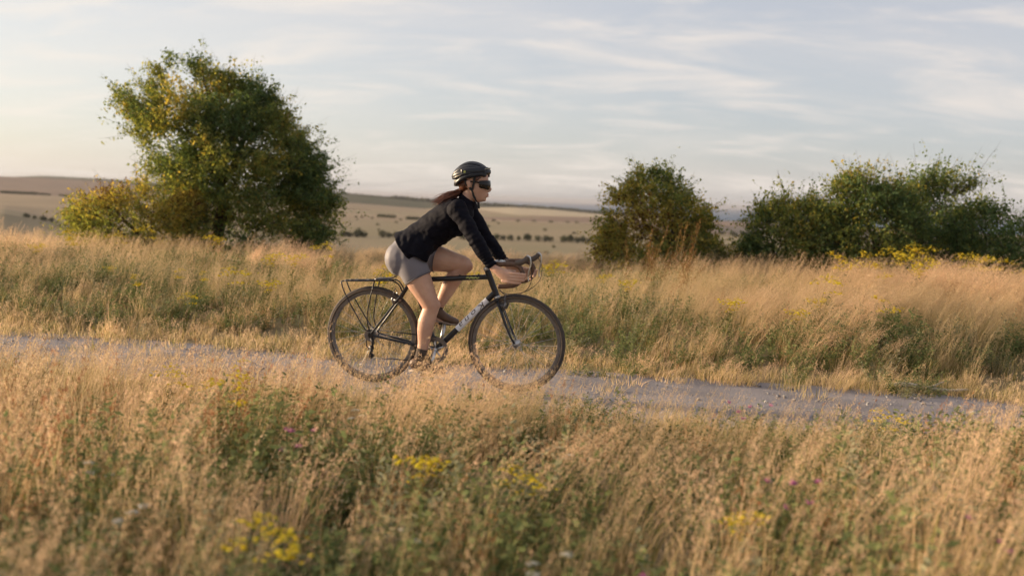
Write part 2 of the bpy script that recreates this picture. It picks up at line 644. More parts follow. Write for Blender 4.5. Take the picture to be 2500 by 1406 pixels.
# ------------------------------------------------------------------ trees and shrubs
def in_poly(px, pz, poly):
    P = np.asarray(poly, float)
    c = np.zeros(len(px), bool)
    j = len(P) - 1
    for i in range(len(P)):
        xi, zi, xj, zj = P[i, 0], P[i, 1], P[j, 0], P[j, 1]
        cond = ((zi > pz) != (zj > pz)) & (px < (xj - xi) * (pz - zi) / (zj - zi + 1e-12) + xi)
        c ^= cond
        j = i
    return c


def crown_points(poly, depth, n, g, gap=0.25, gscale=1.5, zdens=None, jitter=0.0):
    P = np.asarray(poly, float)
    lo, hi = P.min(0), P.max(0)
    out = []
    seed = g.uniform(0, 50)
    while len(out) < n:
        x = g.uniform(lo[0], hi[0], 4000)
        z = g.uniform(lo[1], hi[1], 4000)
        k = in_poly(x, z, P)
        x, z = x[k], z[k]
        for a, b in zip(x, z):
            xs = np.linspace(lo[0], hi[0], 60)
            row = xs[in_poly(xs, np.full(60, b), P)]
            if len(row) < 2:
                continue
            mid, half = 0.5 * (row[0] + row[-1]), 0.5 * (row[-1] - row[0]) + 0.02
            u = (a - mid) / half
            ym = max(0.10, depth * half * math.sqrt(max(0.0, 1 - u * u)))
            y = g.uniform(-ym, ym)
            v = mnoise.noise((a * gscale + seed, y * gscale, b * gscale * 1.3))
            if v < gap - 0.42:
                continue
            if zdens and g.random() > zdens(a, b):
                continue
            # favour the outer shell
            rad = math.sqrt(min(1.0, u * u + (y / ym) ** 2))
            if g.random() > 0.35 + 0.65 * rad:
                continue
            out.append((a, y, b))
            if len(out) >= n:
                break
    return np.array(out)


def leaves_on(points, centre, g, per=22, length=0.34, spread=0.055, size=(0.035, 0.06), up=0.25, drift=(0, 0, 0)):
    n = len(points)
    d = points - np.asarray(centre)
    d[:, 2] = d[:, 2] * 0.7
    d /= np.linalg.norm(d, axis=1, keepdims=True) + 1e-6
    d += g.normal(0, 0.45, (n, 3)) + np.array([0, 0, up]) + np.asarray(drift)
    d /= np.linalg.norm(d, axis=1, keepdims=True)
    L = length * g.uniform(0.5, 1.35, n) * np.where(g.random(n) < 0.12, 1.7, 1.0)
    t = g.random((n, per))
    sag = -0.12 * t * t
    C = points[:, None, :] + d[:, None, :] * (t * L[:, None])[..., None]
    C[..., 2] += sag * L[:, None]
    C += g.normal(0, 1, (n, per, 3)) * spread * (1 - 0.6 * t)[..., None]
    C = C.reshape(-1, 3)
    m = len(C)
    a = np.repeat(d, per, 0) * 0.5 + g.normal(0, 0.8, (m, 3))
    a /= np.linalg.norm(a, axis=1, keepdims=True)
    b = np.cross(a, g.normal(0, 1, (m, 3)))
    b /= np.linalg.norm(b, axis=1, keepdims=True)
    s = (size[0] * 0.6 + (size[1] * 1.25 - size[0] * 0.6) * g.random(m) ** 1.6)[:, None]
    a, b = a * s, b * s * g.uniform(0.4, 0.75, (m, 1))
    V = np.stack([C - a * .5, C + b * .5, C + a * .5, C - b * .5], 1).reshape(-1, 3)
    F = np.arange(m * 4).reshape(-1, 4)
    return V, F, C, d, L


def shrub(name, label, cat, loc, poly, depth, n, seed, mats, weights, trunk=None, gap=0.25, size=(0.028, 0.052), per=30, stems=7,
          zdens=None, group=None, length=0.34, drift=(0, 0, 0), centre=None, base_w=0.25, twig_frac=0.6, shrink=(0.93, 0.87)):
    """poly: crown silhouette in metres, x along world X from loc, z above ground"""
    g = np.random.default_rng(seed)
    root = empty(name, loc)
    tag(root, label, cat, group)
    _P = np.asarray(poly, float)
    _c = 0.5 * (_P[:, 0].min() + _P[:, 0].max())
    poly = np.stack([_c + (_P[:, 0] - _c) * shrink[0], _P[:, 1] * shrink[1]], 1)
    pts = crown_points(poly, depth, n, g, gap, zdens=zdens)
    P = np.asarray(poly)
    c = centre or (P[:, 0].mean(), 0, P[:, 1].min() + 0.45 * (P[:, 1].max() - P[:, 1].min()))
    V, F, C, d, L = leaves_on(pts, c, g, per=per, size=size, length=length, drift=drift)
    m = len(F)
    patch = np.array([mnoise.noise((p[0] * 1.3 + seed, p[1] * 1.3, p[2] * 1.6)) for p in pts])
    patch = np.repeat(patch, per) + g.normal(0, 0.16, m)
    w = np.cumsum(np.asarray(weights, float) / sum(weights))
    rank = np.argsort(np.argsort(patch)) / m
    mi = np.searchsorted(w, rank)
    mi = np.clip(mi, 0, len(mats) - 1)
    rv = np.repeat(g.random(m), 4)
    link('crown', np_mesh('crown', V, [F], mats, mi, smooth=False, attrs={'rv': rv}), root)
    # wood: main limbs up into the crown, side branches, twigs inside the leaf sprays
    mb = MB()
    nodes = []
    def limb(a, b, r0, r1, k=7, wob=0.06):
        a, b = Vector(a), Vector(b)
        ln = (b - a).length
        pp = []
        for i in range(k):
            t = i / (k - 1)
            p = a.lerp(b, t) + Vector(g.normal(0, wob * ln * 0.25, 3)) * math.sin(math.pi * t)
            p.z += 0.10 * ln * math.sin(math.pi * t)
            pp.append(p)
        mb.tube(pp, [r0 + (r1 - r0) * (i / (k - 1)) for i in range(k)], 6)
        nodes.extend((p, r0 + (r1 - r0) * (i / (k - 1))) for i, p in enumerate(pp) if i > 1)
    order = g.permutation(len(pts))
    far = sorted(order[:90], key=lambda i: -np.linalg.norm(pts[i] - np.array([c[0], 0, 0])))
    mains = [pts[i] for i in far[:40:max(1, 40 // stems)]][:stems]
    if trunk:
        tp, tr = trunk
        mb.tube(tp, tr, 10)
        for t_ in mains:
            k = g.integers(len(tp) // 2, len(tp))
            limb(tp[k], t_, tr[k] * 0.62, 0.012)
    else:
        for t_ in mains:
            b = (c[0] + g.normal(0, base_w), g.normal(0, base_w * 0.7), -0.05)
            limb(b, t_, 0.026, 0.008)
    for i in order[90:90 + 70]:
        tip = Vector(pts[i])
        nn = min(nodes[:400], key=lambda q: (q[0] - tip).length + max(0, q[0].z - tip.z) * 0.8)
        limb(nn[0], tip, max(0.006, nn[1] * 0.6), 0.004, 5, 0.1)
    for i in order[:int(len(pts) * twig_frac)]:
        a = Vector(pts[i])
        b = a + Vector(d[i]) * float(L[i])
        mb.tube([a, a.lerp(b, .5), b], [0.004, 0.003, 0.001], 3, cap=False)
    mb.build('trunk' if trunk else 'stems', M['bark'], root)
    return root


def rel(poly, x0, z0):
    return [(round(a - x0, 3), round(b - z0, 3)) for a, b in poly]


LD, LM, LG, LR = M['leaf_dark'], M['leaf_mid'], M['leaf_gold'], M['leaf_rust']
# big hawthorn, left
tx, ty = -5.1, 17.0
tz = gz(tx, ty)
poly = [(-6.85, 2.97), (-6.44, 2.89), (-6.34, 3.2), (-6.03, 3.62), (-5.72, 3.60), (-5.3, 3.42), (-4.61, 3.18), (-4.23, 3.02), (-3.95, 2.66), (-3.73, 2.36),
        (-3.45, 2.16), (-3.26, 1.88), (-3.22, 1.53), (-3.33, 1.4), (-3.0, 1.31), (-3.06, 0.7), (-3.24, 0.38), (-3.74, 0.47), (-4.57, 0.37),
        (-5.42, 0.34), (-5.59, 0.75), (-5.77, 1.37), (-6.26, 1.7), (-6.5, 1.86), (-6.40, 2.21), (-6.70, 2.57)]
trunk = ([(0.0, 0, -0.15), (0.0, 0.02, 0.25), (0.06, 0.0, 0.6), (0.12, 0.03, 0.95), (0.08, 0.0, 1.3), (-0.02, 0.05, 1.7), (-0.10, 0.0, 2.1), (-0.2, 0, 2.5)],
         [0.15, 0.12, 0.11, 0.10, 0.085, 0.07, 0.05, 0.03])
def td(a, b):
    r = 1.0
    if a < -0.6: r *= 0.62                      # loose on the windward side
    if b < 0.95 and 0.15 < a < 1.3: r *= 0.55
    if b < 0.75 and -0.30 < a < 0.35: r *= 0.35
    return r
shrub('hawthorn_tree', 'big dark green hawthorn tree leaning right, tallest plant in the field', 'tree', (tx, ty, tz), rel(poly, tx, tz), 0.8, 4000, 11,
      [LD, LM, LG], [0.44, 0.46, 0.10], trunk, gap=0.23, zdens=td, stems=11, length=0.36, centre=(0.1, 0, 1.2), per=36, size=(0.030, 0.056), shrink=(0.89, 0.94))
# golden bush at its foot
bx, by = -6.05, 16.2
bz = gz(bx, by)
poly = [(-7.1, 1.05), (-6.55, 1.29), (-6.09, 1.46), (-5.63, 1.49), (-5.24, 1.37), (-5.05, 0.92), (-5.0, 0.2), (-7.0, 0.2), (-7.15, 0.59)]
shrub('golden_bush', 'yellow green bush at the left foot of the big hawthorn', 'bush', (bx, by, bz), rel(poly, bx, bz), 0.75, 1150, 12, [LM, LG, LR], [0.46, 0.46, 0.08], gap=0.2)
# bush behind the handlebar, right of centre
bx, by = 2.25, 15.5
bz = gz(bx, by)
poly = [(1.25, 0.65), (1.40, 1.16), (1.46, 1.62), (1.77, 1.74), (1.92, 1.95), (2.10, 2.03), (2.44, 1.90), (2.68, 1.68), (2.88, 1.5), (3.05, 1.23), (3.0, 0.97), (3.28, 0.66), (3.37, 0.30), (1.2, 0.3)]
shrub('hawthorn_bush', 'rounded green and yellow bush standing alone right of the handlebars', 'bush', (bx, by, bz), rel(poly, bx, bz), 0.85, 1750, 13, [LD, LM, LG, LR], [0.14, 0.40, 0.40, 0.06], gap=0.20, length=0.28, shrink=(0.88, 0.88))
# thicket on the right
for nm, lab, bx, by, poly, n, sd, wts, kw in [
    ('thicket_bush', 'dense dark green bush at the left end of the right thicket', 4.25, 15.0,
     [(3.57, 1.01), (3.70, 1.36), (3.88, 1.50), (4.15, 1.58), (4.46, 1.50), (4.81, 1.3), (4.97, 0.81), (4.93, 0.3), (3.60, 0.3)], 1150, 14, [0.40, 0.52, 0.08], {}),
    ('tall_bush', 'tallest leafy bush of the right thicket with yellowing top', 5.2, 14.6,
     [(4.46, 0.45), (4.47, 1.41), (4.62, 1.75), (4.84, 1.98), (5.08, 2.03), (5.26, 1.90), (5.63, 1.78), (5.82, 1.62), (5.97, 1.11), (6.08, 0.4)], 1500, 15, [0.34, 0.48, 0.18], {}),
    ('ragged_bush', 'ragged bush with long branches sweeping right over the thicket', 6.4, 15.6,
     [(5.91, 0.4), (5.91, 1.58), (6.2, 1.95), (6.34, 2.08), (6.63, 2.06), (7.05, 1.96), (6.88, 1.83), (6.6, 1.67), (6.81, 1.36), (7.04, 0.86), (7.07, 0.4)], 850, 16, [0.72, 0.26, 0.02],
     dict(drift=(0.7, 0, 0.1), length=0.45, gap=0.24)),
    ('corner_bush', 'dark bush at the right edge of the photograph', 7.0, 14.5,
     [(6.2, 0.4), (6.26, 1.3), (6.59, 1.58), (6.88, 1.66), (7.07, 1.51), (7.33, 1.36), (7.9, 1.3), (8.5, 0.9), (8.6, 0.4)], 1300, 17, [0.70, 0.28, 0.02], {}),
    ('low_bush', 'low grey green bush between lone bush and right thicket', 3.5, 15.2,
     [(3.15, 0.3), (3.25, 0.72), (3.5, 0.80), (3.74, 0.7), (3.86, 0.3)], 300, 18, [0.4, 0.5, 0.1], dict(length=0.2)),
]:
    bz = gz(bx, by)
    kw = dict(dict(gap=0.18, length=0.3), **kw)
    shrub(nm, lab, 'bush', (bx, by, bz), rel(poly, bx, bz), 0.8, n, sd, [LD, LM, LG], wts, **kw)

# ------------------------------------------------------------------ far bushes, hedges and wood
def far_bush_mesh(seed, n=170):
    g = np.random.default_rng(seed)
    u = g.normal(0, 1, (n, 3))
    u /= np.linalg.norm(u, axis=1, keepdims=True)
    C = u * np.array([0.5, 0.5, 0.42]) * g.uniform(0.7, 1.0, (n, 1)) * (1 + 0.25 * np.sin(u[:, :1] * 5 + seed)) + np.array([0, 0, 0.45])
    a = g.normal(0, 1, (n, 3)); a /= np.linalg.norm(a, axis=1, keepdims=True)
    b = np.cross(a, u); b /= np.linalg.norm(b, axis=1, keepdims=True) + 1e-6
    s = g.uniform(0.14, 0.26, n)[:, None]
    a, b = a * s, b * s
    V = np.stack([C - a * .5, C + b * .5, C + a * .5, C - b * .5], 1).reshape(-1, 3)
    return np_mesh('far_bush', V, [np.arange(n * 4).reshape(-1, 4)], M['leaf_far'], smooth=False, attrs={'rv': np.repeat(g.random(n), 4)})


FBM = [far_bush_mesh(s) for s in (1, 2, 3, 4)]
_g = np.random.default_rng(3)


def far_bush(b, r, w, h, name, label, group):
    a = math.atan(b / FPX)
    x, y = r * math.sin(a), r * math.cos(a)
    o = link(name, FBM[int(_g.integers(4))])
    o.location = (x, y, gz(x, y) - 0.1 * h)
    o.scale = (w, w, h)
    o.rotation_euler = (0, 0, _g.uniform(0, 6.28))
    tag(o, label, 'bush', group)


hedge = [(833, 9), (848, 7), (870, 11), (884, 8), (930, 8), (945, 7), (962, 8), (1127, 8), (1189, 8), (1207, 7), (1224, 6.5), (1241, 7), (1262, 5), (1283, 9.5), (1309, 7), (1328, 7), (1340, 6),
         (1372, 8), (1388, 8), (1405, 6.5), (1418, 7), (1432, 6)]
for px, w in hedge:
    far_bush(px - 1250, 640 + _g.uniform(-6, 6), w * 0.62, w * 0.62 * _g.uniform(0.85, 1.1), 'hedgerow_tree', 'dark round tree in the distant hedgerow across the valley floor', 'trees of the valley hedgerow')
for px, r, w in [(864, 1000, 4), (878, 995, 4), (903, 970, 4), (917, 820, 4.5), (920, 730, 3.5), (931, 700, 3.5), (962, 895, 4), (973, 960, 4), (1187, 850, 4.5), (1211, 920, 4), (1325, 800, 4.5), (1396, 755, 4),
                 (1348, 570, 3.5), (1330, 515, 3.2), (867, 930, 3)]:
    far_bush(px - 1250, r, w * 0.75, w * 0.45, 'scrub_bush', 'tiny dark scrub bush dotted on the far grazed pasture', 'scrub dotted over the pasture')
for px in (1161, 1200, 1259, 1298, 1339, 1379, 1402):
    far_bush(px - 1250, 994, 5, 2.8, 'trackside_bush', 'small bush beside the thin pale chalk track', 'bushes along the chalk track')
for px, r in [(923, 1060), (933, 1050), (943, 1058), (953, 1045), (993, 1000), (1004, 1004), (1014, 1000)]:
    far_bush(px - 1250, r, 8, 4, 'field_copse_bush', 'dark bush of a small copse in mid field behind the rider', 'copse bushes on the field edge')
for px, w in [(58, 2.6), (64, 2.2), (80, 2.0), (100, 2.9), (105, 2.2), (122, 2.7), (134, 1.3), (158, 1.9)]:
    far_bush(px - 1250, 520, w, w * 0.95, 'slope_bush', 'round bush in a short line on the slope at far left', 'bushes on the far left slope')
for px in list(range(2, 84, 8)) + [97, 106, 112, 146, 155, 165]:
    far_bush(px - 1250, 1490, 9, 4.5 if px < 84 else 3.2, 'hedge_bush', 'bush of the dark hedge line across the far left field', 'hedge across the far left field')
for px, h in [(1793, 9), (1809, 16), (1827, 12), (1842, 10), (1700, 8)]:
    far_bush(px - 1250, 2960, h * 1.2, h, 'skyline_tree', 'tiny tree on the skyline in front of the sea', 'trees on the sea skyline')
for px, r in [(1755, 1010), (1783, 1015), (1808, 1008), (1818, 1010), (1790, 940)]:
    far_bush(px - 1250, r, 8, 3.8, 'field_bush', 'dark bush on the brown field left of the right thicket', 'bushes on the brown field')

# wooded ridge above the sea: a far wood that reads as one mass
def ridge_wood():
    g = np.random.default_rng(5)
    n = 2400
    b = g.uniform(-560, 330, n)
    r = g.uniform(2900, 3080, n)
    a = np.arctan(b / FPX)
    x, y = r * np.sin(a), r * np.cos(a)
    z = ground_z(x, y)
    h = g.uniform(3.5, 7.5, n) * np.where(b > -300, 1.0, 0.5)
    k = 6
    C = np.repeat(np.stack([x, y, z + h * 0.5], 1), k, 0) + g.normal(0, 1, (n * k, 3)) * np.repeat(h, k)[:, None] * 0.3
    m = len(C)
    av = g.normal(0, 1, (m, 3)); av /= np.linalg.norm(av, axis=1, keepdims=True)
    bv = np.cross(av, g.normal(0, 1, (m, 3))); bv /= np.linalg.norm(bv, axis=1, keepdims=True)
    s = np.repeat(h, k)[:, None] * 0.55
    V = np.stack([C - av * s, C + bv * s, C + av * s, C - bv * s], 1).reshape(-1, 3)
    o = link('distant_wood', np_mesh('distant_wood', V, [np.arange(m * 4).reshape(-1, 4)], M['leaf_far'], smooth=False, attrs={'rv': np.repeat(g.random(m), 4)}))
    tag(o, 'dark wooded ridge between the far fields and the sea', 'woodland', kind='stuff')


ridge_wood()
# thin chalk track in the far field
V, F = [], []
for i, b in enumerate(np.linspace(-95, 190, 80)):
    a = math.atan(b / FPX)
    for r in (1000 - 3, 1000 + 9):
        rr_ = r * (1 - 0.02 * math.sin(b * 0.006 + 1) - 0.008 * math.sin(b * 0.021))
        x, y = rr_ * math.sin(a), rr_ * math.cos(a)
        V.append((x, y, gz(x, y) + 0.9))
F = [(2 * i, 2 * i + 2, 2 * i + 3, 2 * i + 1) for i in range(79)]
tag(link('chalk_track', np_mesh('chalk_track', V, [np.array(F)], M['track'])), 'thin pale chalk track across the far field', 'track', kind='structure')

# ------------------------------------------------------------------ meadow: sources for the scattered ground cover
SRC = {}


def src(kind, me):
    SRC.setdefault(kind, []).append(bpy.data.objects.new(me.name, me))


class Blades:
    def __init__(s, seed):
        s.g = np.random.default_rng(seed)
        s.V, s.Q, s.T, s.qm, s.tm, s.rv, s.n = [], [], [], [], [], [], 0

    def blade(s, base, h, lean, w, mat, segs=3, rv=None):
        g = s.g
        base = np.asarray(base, float)
        ang = g.uniform(0, math.pi)
        side = np.array([math.cos(ang), math.sin(ang), 0]) * w * 0.5
        rv = g.random() if rv is None else rv
        pts = []
        for i in range(segs + 1):
            t = i / segs
            p = base + np.array([lean[0] * t * t, lean[1] * t * t, h * (t - 0.12 * t * t * min(1.0, math.hypot(*lean) / max(h, 1e-3)))])
            wt = 1 - 0.75 * t
            pts.append((p - side * wt, p + side * wt))
        b = s.n
        for i, (a, c) in enumerate(pts[:-1]):
            s.V += [a, c]
        s.V.append((pts[-1][0] + pts[-1][1]) * 0.5)
        k = segs
        for i in range(k - 1):
            s.Q.append((b + 2 * i, b + 2 * i + 1, b + 2 * i + 3, b + 2 * i + 2)); s.qm.append(mat)
        s.T.append((b + 2 * (k - 1), b + 2 * (k - 1) + 1, b + 2 * k)); s.tm.append(mat)
        s.rv += [rv] * (2 * k + 1)
        s.n += 2 * k + 1
        return (pts[-1][0] + pts[-1][1]) * 0.5

    def leaf(s, c, a, b, mat, rv=None):
        c, a, b = np.asarray(c), np.asarray(a), np.asarray(b)
        n = s.n
        s.V += [c - a * .5, c + b * .5, c + a * .5, c - b * .5]
        s.Q.append((n, n + 1, n + 2, n + 3)); s.qm.append(mat)
        s.rv += [s.g.random() if rv is None else rv] * 4
        s.n += 4

    def disc(s, c, r, mat, k=6, tilt=0.25):
        g = s.g
        nrm = np.array([g.normal(0, tilt), g.normal(0, tilt), 1.0]); nrm /= np.linalg.norm(nrm)
        u = np.cross(nrm, [1, 0, 0]); u /= np.linalg.norm(u); v = np.cross(nrm, u)
        n = s.n
        s.V.append(np.asarray(c) + nrm * r * 0.3)
        rv = g.random()
        for i in range(k):
            t = 2 * math.pi * i / k
            s.V.append(np.asarray(c) + (u * math.cos(t) + v * math.sin(t)) * r)
            s.T.append((n, n + 1 + i, n + 1 + (i + 1) % k)); s.tm.append(mat)
        s.rv += [rv] * (k + 1)
        s.n += k + 1

    def panicle(s, base, h, lean, mat, stem_mat, count=26, size=0.0135, frac=0.36, spread=0.015):
        g = s.g
        s.blade(base, h, lean, 0.0035, stem_mat, 4)
        rv = g.random()
        for i in range(count):
            t = 1 - frac * g.random() ** 0.9
            p = np.asarray(base) + np.array([lean[0] * t * t, lean[1] * t * t, h * (t - 0.12 * t * t * min(1.0, math.hypot(*lean) / h))])
            ww = spread * (0.35 + 1.2 * (1 - t) / frac)
            p = p + g.normal(0, 1, 3) * np.array([ww, ww, 0.006])
            a = np.array([lean[0] * 0.8, lean[1] * 0.8, h]) / h + g.normal(0, 0.35, 3)
            a = a / np.linalg.norm(a) * size * g.uniform(0.7, 1.4)
            b = np.cross(a, g.normal(0, 1, 3)); b = b / np.linalg.norm(b) * size * 0.30
            s.leaf(p, a, b, mat, np.clip(rv + g.normal(0, 0.15), 0, 1))

    def mesh(s, name, mats):
        nq = len(s.Q)
        F = []
        mi = []
        if s.Q:
            F.append(np.array(s.Q)); mi += s.qm
        if s.T:
            F.append(np.array(s.T)); mi += s.tm
        return np_mesh(name, np.array(s.V), F, mats, mi, smooth=False, attrs={'rv': s.rv})


WIND = 0.16
def straw_clump(i, heads=9, blades=56, h0=0.42, mats=None, name='straw', green=0.16, rad=0.13, wind=WIND):
    B = Blades(100 + i * 7 + len(name) * 131)
    g = B.g
    for k in range(blades):
        r, t = rad * math.sqrt(g.random()), g.uniform(0, 6.28)
        h = h0 * g.uniform(0.45, 1.15)
        out = 0.16 * h / 0.42
        B.blade((r * math.cos(t), r * math.sin(t), -0.02), h, (math.cos(t) * out * g.random() + wind * h * 0.9 + g.normal(0, 0.05), math.sin(t) * out * g.random() + g.normal(0, 0.05)),
                g.uniform(0.004, 0.009), 1 if g.random() < green else 0)
    for k in range(heads):
        r, t = rad * math.sqrt(g.random()), g.uniform(0, 6.28)
        h = h0 * g.uniform(1.15, 1.75)
        B.panicle((r * math.cos(t), r * math.sin(t), -0.02), h, (wind * h * 1.7 + g.normal(0, 0.05), g.normal(0, 0.06)), 2, 0)
    src(name, B.mesh('%s_source_%02d' % (name, i), mats or [M['straw'], M['green'], M['seed']]))


for i in range(7):
    straw_clump(i)
for i in range(4):
    straw_clump(i, heads=2, blades=44, h0=0.17, name='short_straw', green=0.3, rad=0.15)
for i in range(4):
    straw_clump(i, heads=3, blades=52, h0=0.34, name='green_grass', green=0.8, rad=0.13)
for i in range(4):
    straw_clump(i, heads=22, blades=26, h0=0.44, name='feather_grass', green=0.05, rad=0.16, wind=0.30)


def herb(i, name, mat, h0=0.36, stems=11, leaves=22, size=0.032):
    B = Blades(500 + i * 13 + len(name) * 17)
    g = B.g
    for k in range(stems):
        r, t = 0.12 * math.sqrt(g.random()), g.uniform(0, 6.28)
        h = h0 * g.uniform(0.6, 1.2)
        lean = (math.cos(t) * 0.12 + 0.04 + g.normal(0, 0.04), math.sin(t) * 0.12 + g.normal(0, 0.04))
        base = np.array([r * math.cos(t), r * math.sin(t), -0.02])
        B.blade(base, h, lean, 0.005, 1, 3)
        for q in range(leaves):
            u = g.uniform(0.15, 1.0)
            p = base + np.array([lean[0] * u * u, lean[1] * u * u, h * u])
            a = g.normal(0, 1, 3); a[2] = abs(a[2]) * 0.5; a /= np.linalg.norm(a)
            p = p + a * size * 0.8
            b = np.cross(a, g.normal(0, 1, 3)); b /= np.linalg.norm(b)
            s = size * g.uniform(0.6, 1.5) * (1.2 - 0.5 * u)
            B.leaf(p, a * s * 1.5, b * s * 0.55, 0)
    src(name, B.mesh('%s_source_%02d' % (name, i), [mat, M['green']]))


for i in range(4):
    herb(i, 'herb', M['herb'])
for i in range(3):
    herb(i, 'sage', M['sage'], h0=0.42, size=0.024, leaves=28)
for i in range(3):          # rusty sorrel / dock spikes in the sward
    B = Blades(800 + i)
    for k in range(5):
        h = B.g.uniform(0.4, 0.62)
        B.panicle((B.g.normal(0, 0.06), B.g.normal(0, 0.06), 0), h, (0.08 + B.g.normal(0, 0.05), B.g.normal(0, 0.05)), 0, 1, count=34, size=0.016, frac=0.5, spread=0.012)
    src('sorrel', B.mesh('sorrel_source_%02d' % i, [M['dock'], M['straw']]))


def stone_src(i, mat):
    g = np.random.default_rng(900 + i)
    bm = bmesh.new()
    bmesh.ops.create_icosphere(bm, subdivisions=1, radius=1.0)
    for v in bm.verts:
        v.co = v.co * g.uniform(0.65, 1.15)
        v.co.z *= 0.6
    me = bpy.data.meshes.new('stone_source_%02d' % i)
    bm.to_mesh(me); bm.free()
    me.materials.append(mat)
    src('stone', me)


for i in range(6):
    stone_src(i, M['stone1'] if i % 2 else M['stone2'])


def scatter(name, kind, P, rot, scl, tint, label, cat):
    """instances of the sources of one kind on given points (geometry nodes)"""
    col = bpy.data.collections.new(name + '_sources')
    for o in SRC[kind]:
        col.objects.link(o)
    n = len(P)
    g = np.random.default_rng(n)
    me = bpy.data.meshes.new(name)
    me.vertices.add(n)
    me.vertices.foreach_set('co', np.asarray(P, np.float32).ravel())
    def put(an, typ, arr):
        a = me.attributes.new(an, typ, 'POINT')
        a.data.foreach_set('vector' if typ == 'FLOAT_VECTOR' else 'value', np.asarray(arr).ravel())
    put('rot', 'FLOAT_VECTOR', np.asarray(rot, np.float32))
    put('scl', 'FLOAT_VECTOR', np.asarray(scl, np.float32))
    put('tint', 'FLOAT', np.asarray(tint, np.float32))
    put('pick', 'INT', g.integers(0, len(SRC[kind]), n).astype(np.int32))
    me.update()
    o = link(name, me)
    ng = bpy.data.node_groups.new(name, 'GeometryNodeTree')
    ng.interface.new_socket('Geometry', in_out='INPUT', socket_type='NodeSocketGeometry')
    ng.interface.new_socket('Geometry', in_out='OUTPUT', socket_type='NodeSocketGeometry')
    N, L = ng.nodes, ng.links
    gi, go = N.new('NodeGroupInput'), N.new('NodeGroupOutput')
    iop = N.new('GeometryNodeInstanceOnPoints')
    ci = N.new('GeometryNodeCollectionInfo')
    ci.inputs['Collection'].default_value = col
    ci.inputs['Separate Children'].default_value = True
    ci.inputs['Reset Children'].default_value = True
    L.new(gi.outputs[0], iop.inputs['Points'])
    L.new(ci.outputs[0], iop.inputs['Instance'])
    iop.inputs['Pick Instance'].default_value = True
    def na(an, typ):
        x = N.new('GeometryNodeInputNamedAttribute')
        x.data_type = typ
        x.inputs['Name'].default_value = an
        return x.outputs['Attribute']
    L.new(na('pick', 'INT'), iop.inputs['Instance Index'])
    e2r = N.new('FunctionNodeEulerToRotation')
    L.new(na('rot', 'FLOAT_VECTOR'), e2r.inputs[0])
    L.new(e2r.outputs[0], iop.inputs['Rotation'])
    L.new(na('scl', 'FLOAT_VECTOR'), iop.inputs['Scale'])
    L.new(iop.outputs[0], go.inputs[0])
    md = o.modifiers.new('scatter', 'NODES')
    md.node_group = ng
    tag(o, label, cat, kind='stuff')
    return o


def nz2(x, y, s, o):
    return np.array([mnoise.noise((a * s + o, b * s - o, o * 0.37)) for a, b in zip(x, y)])


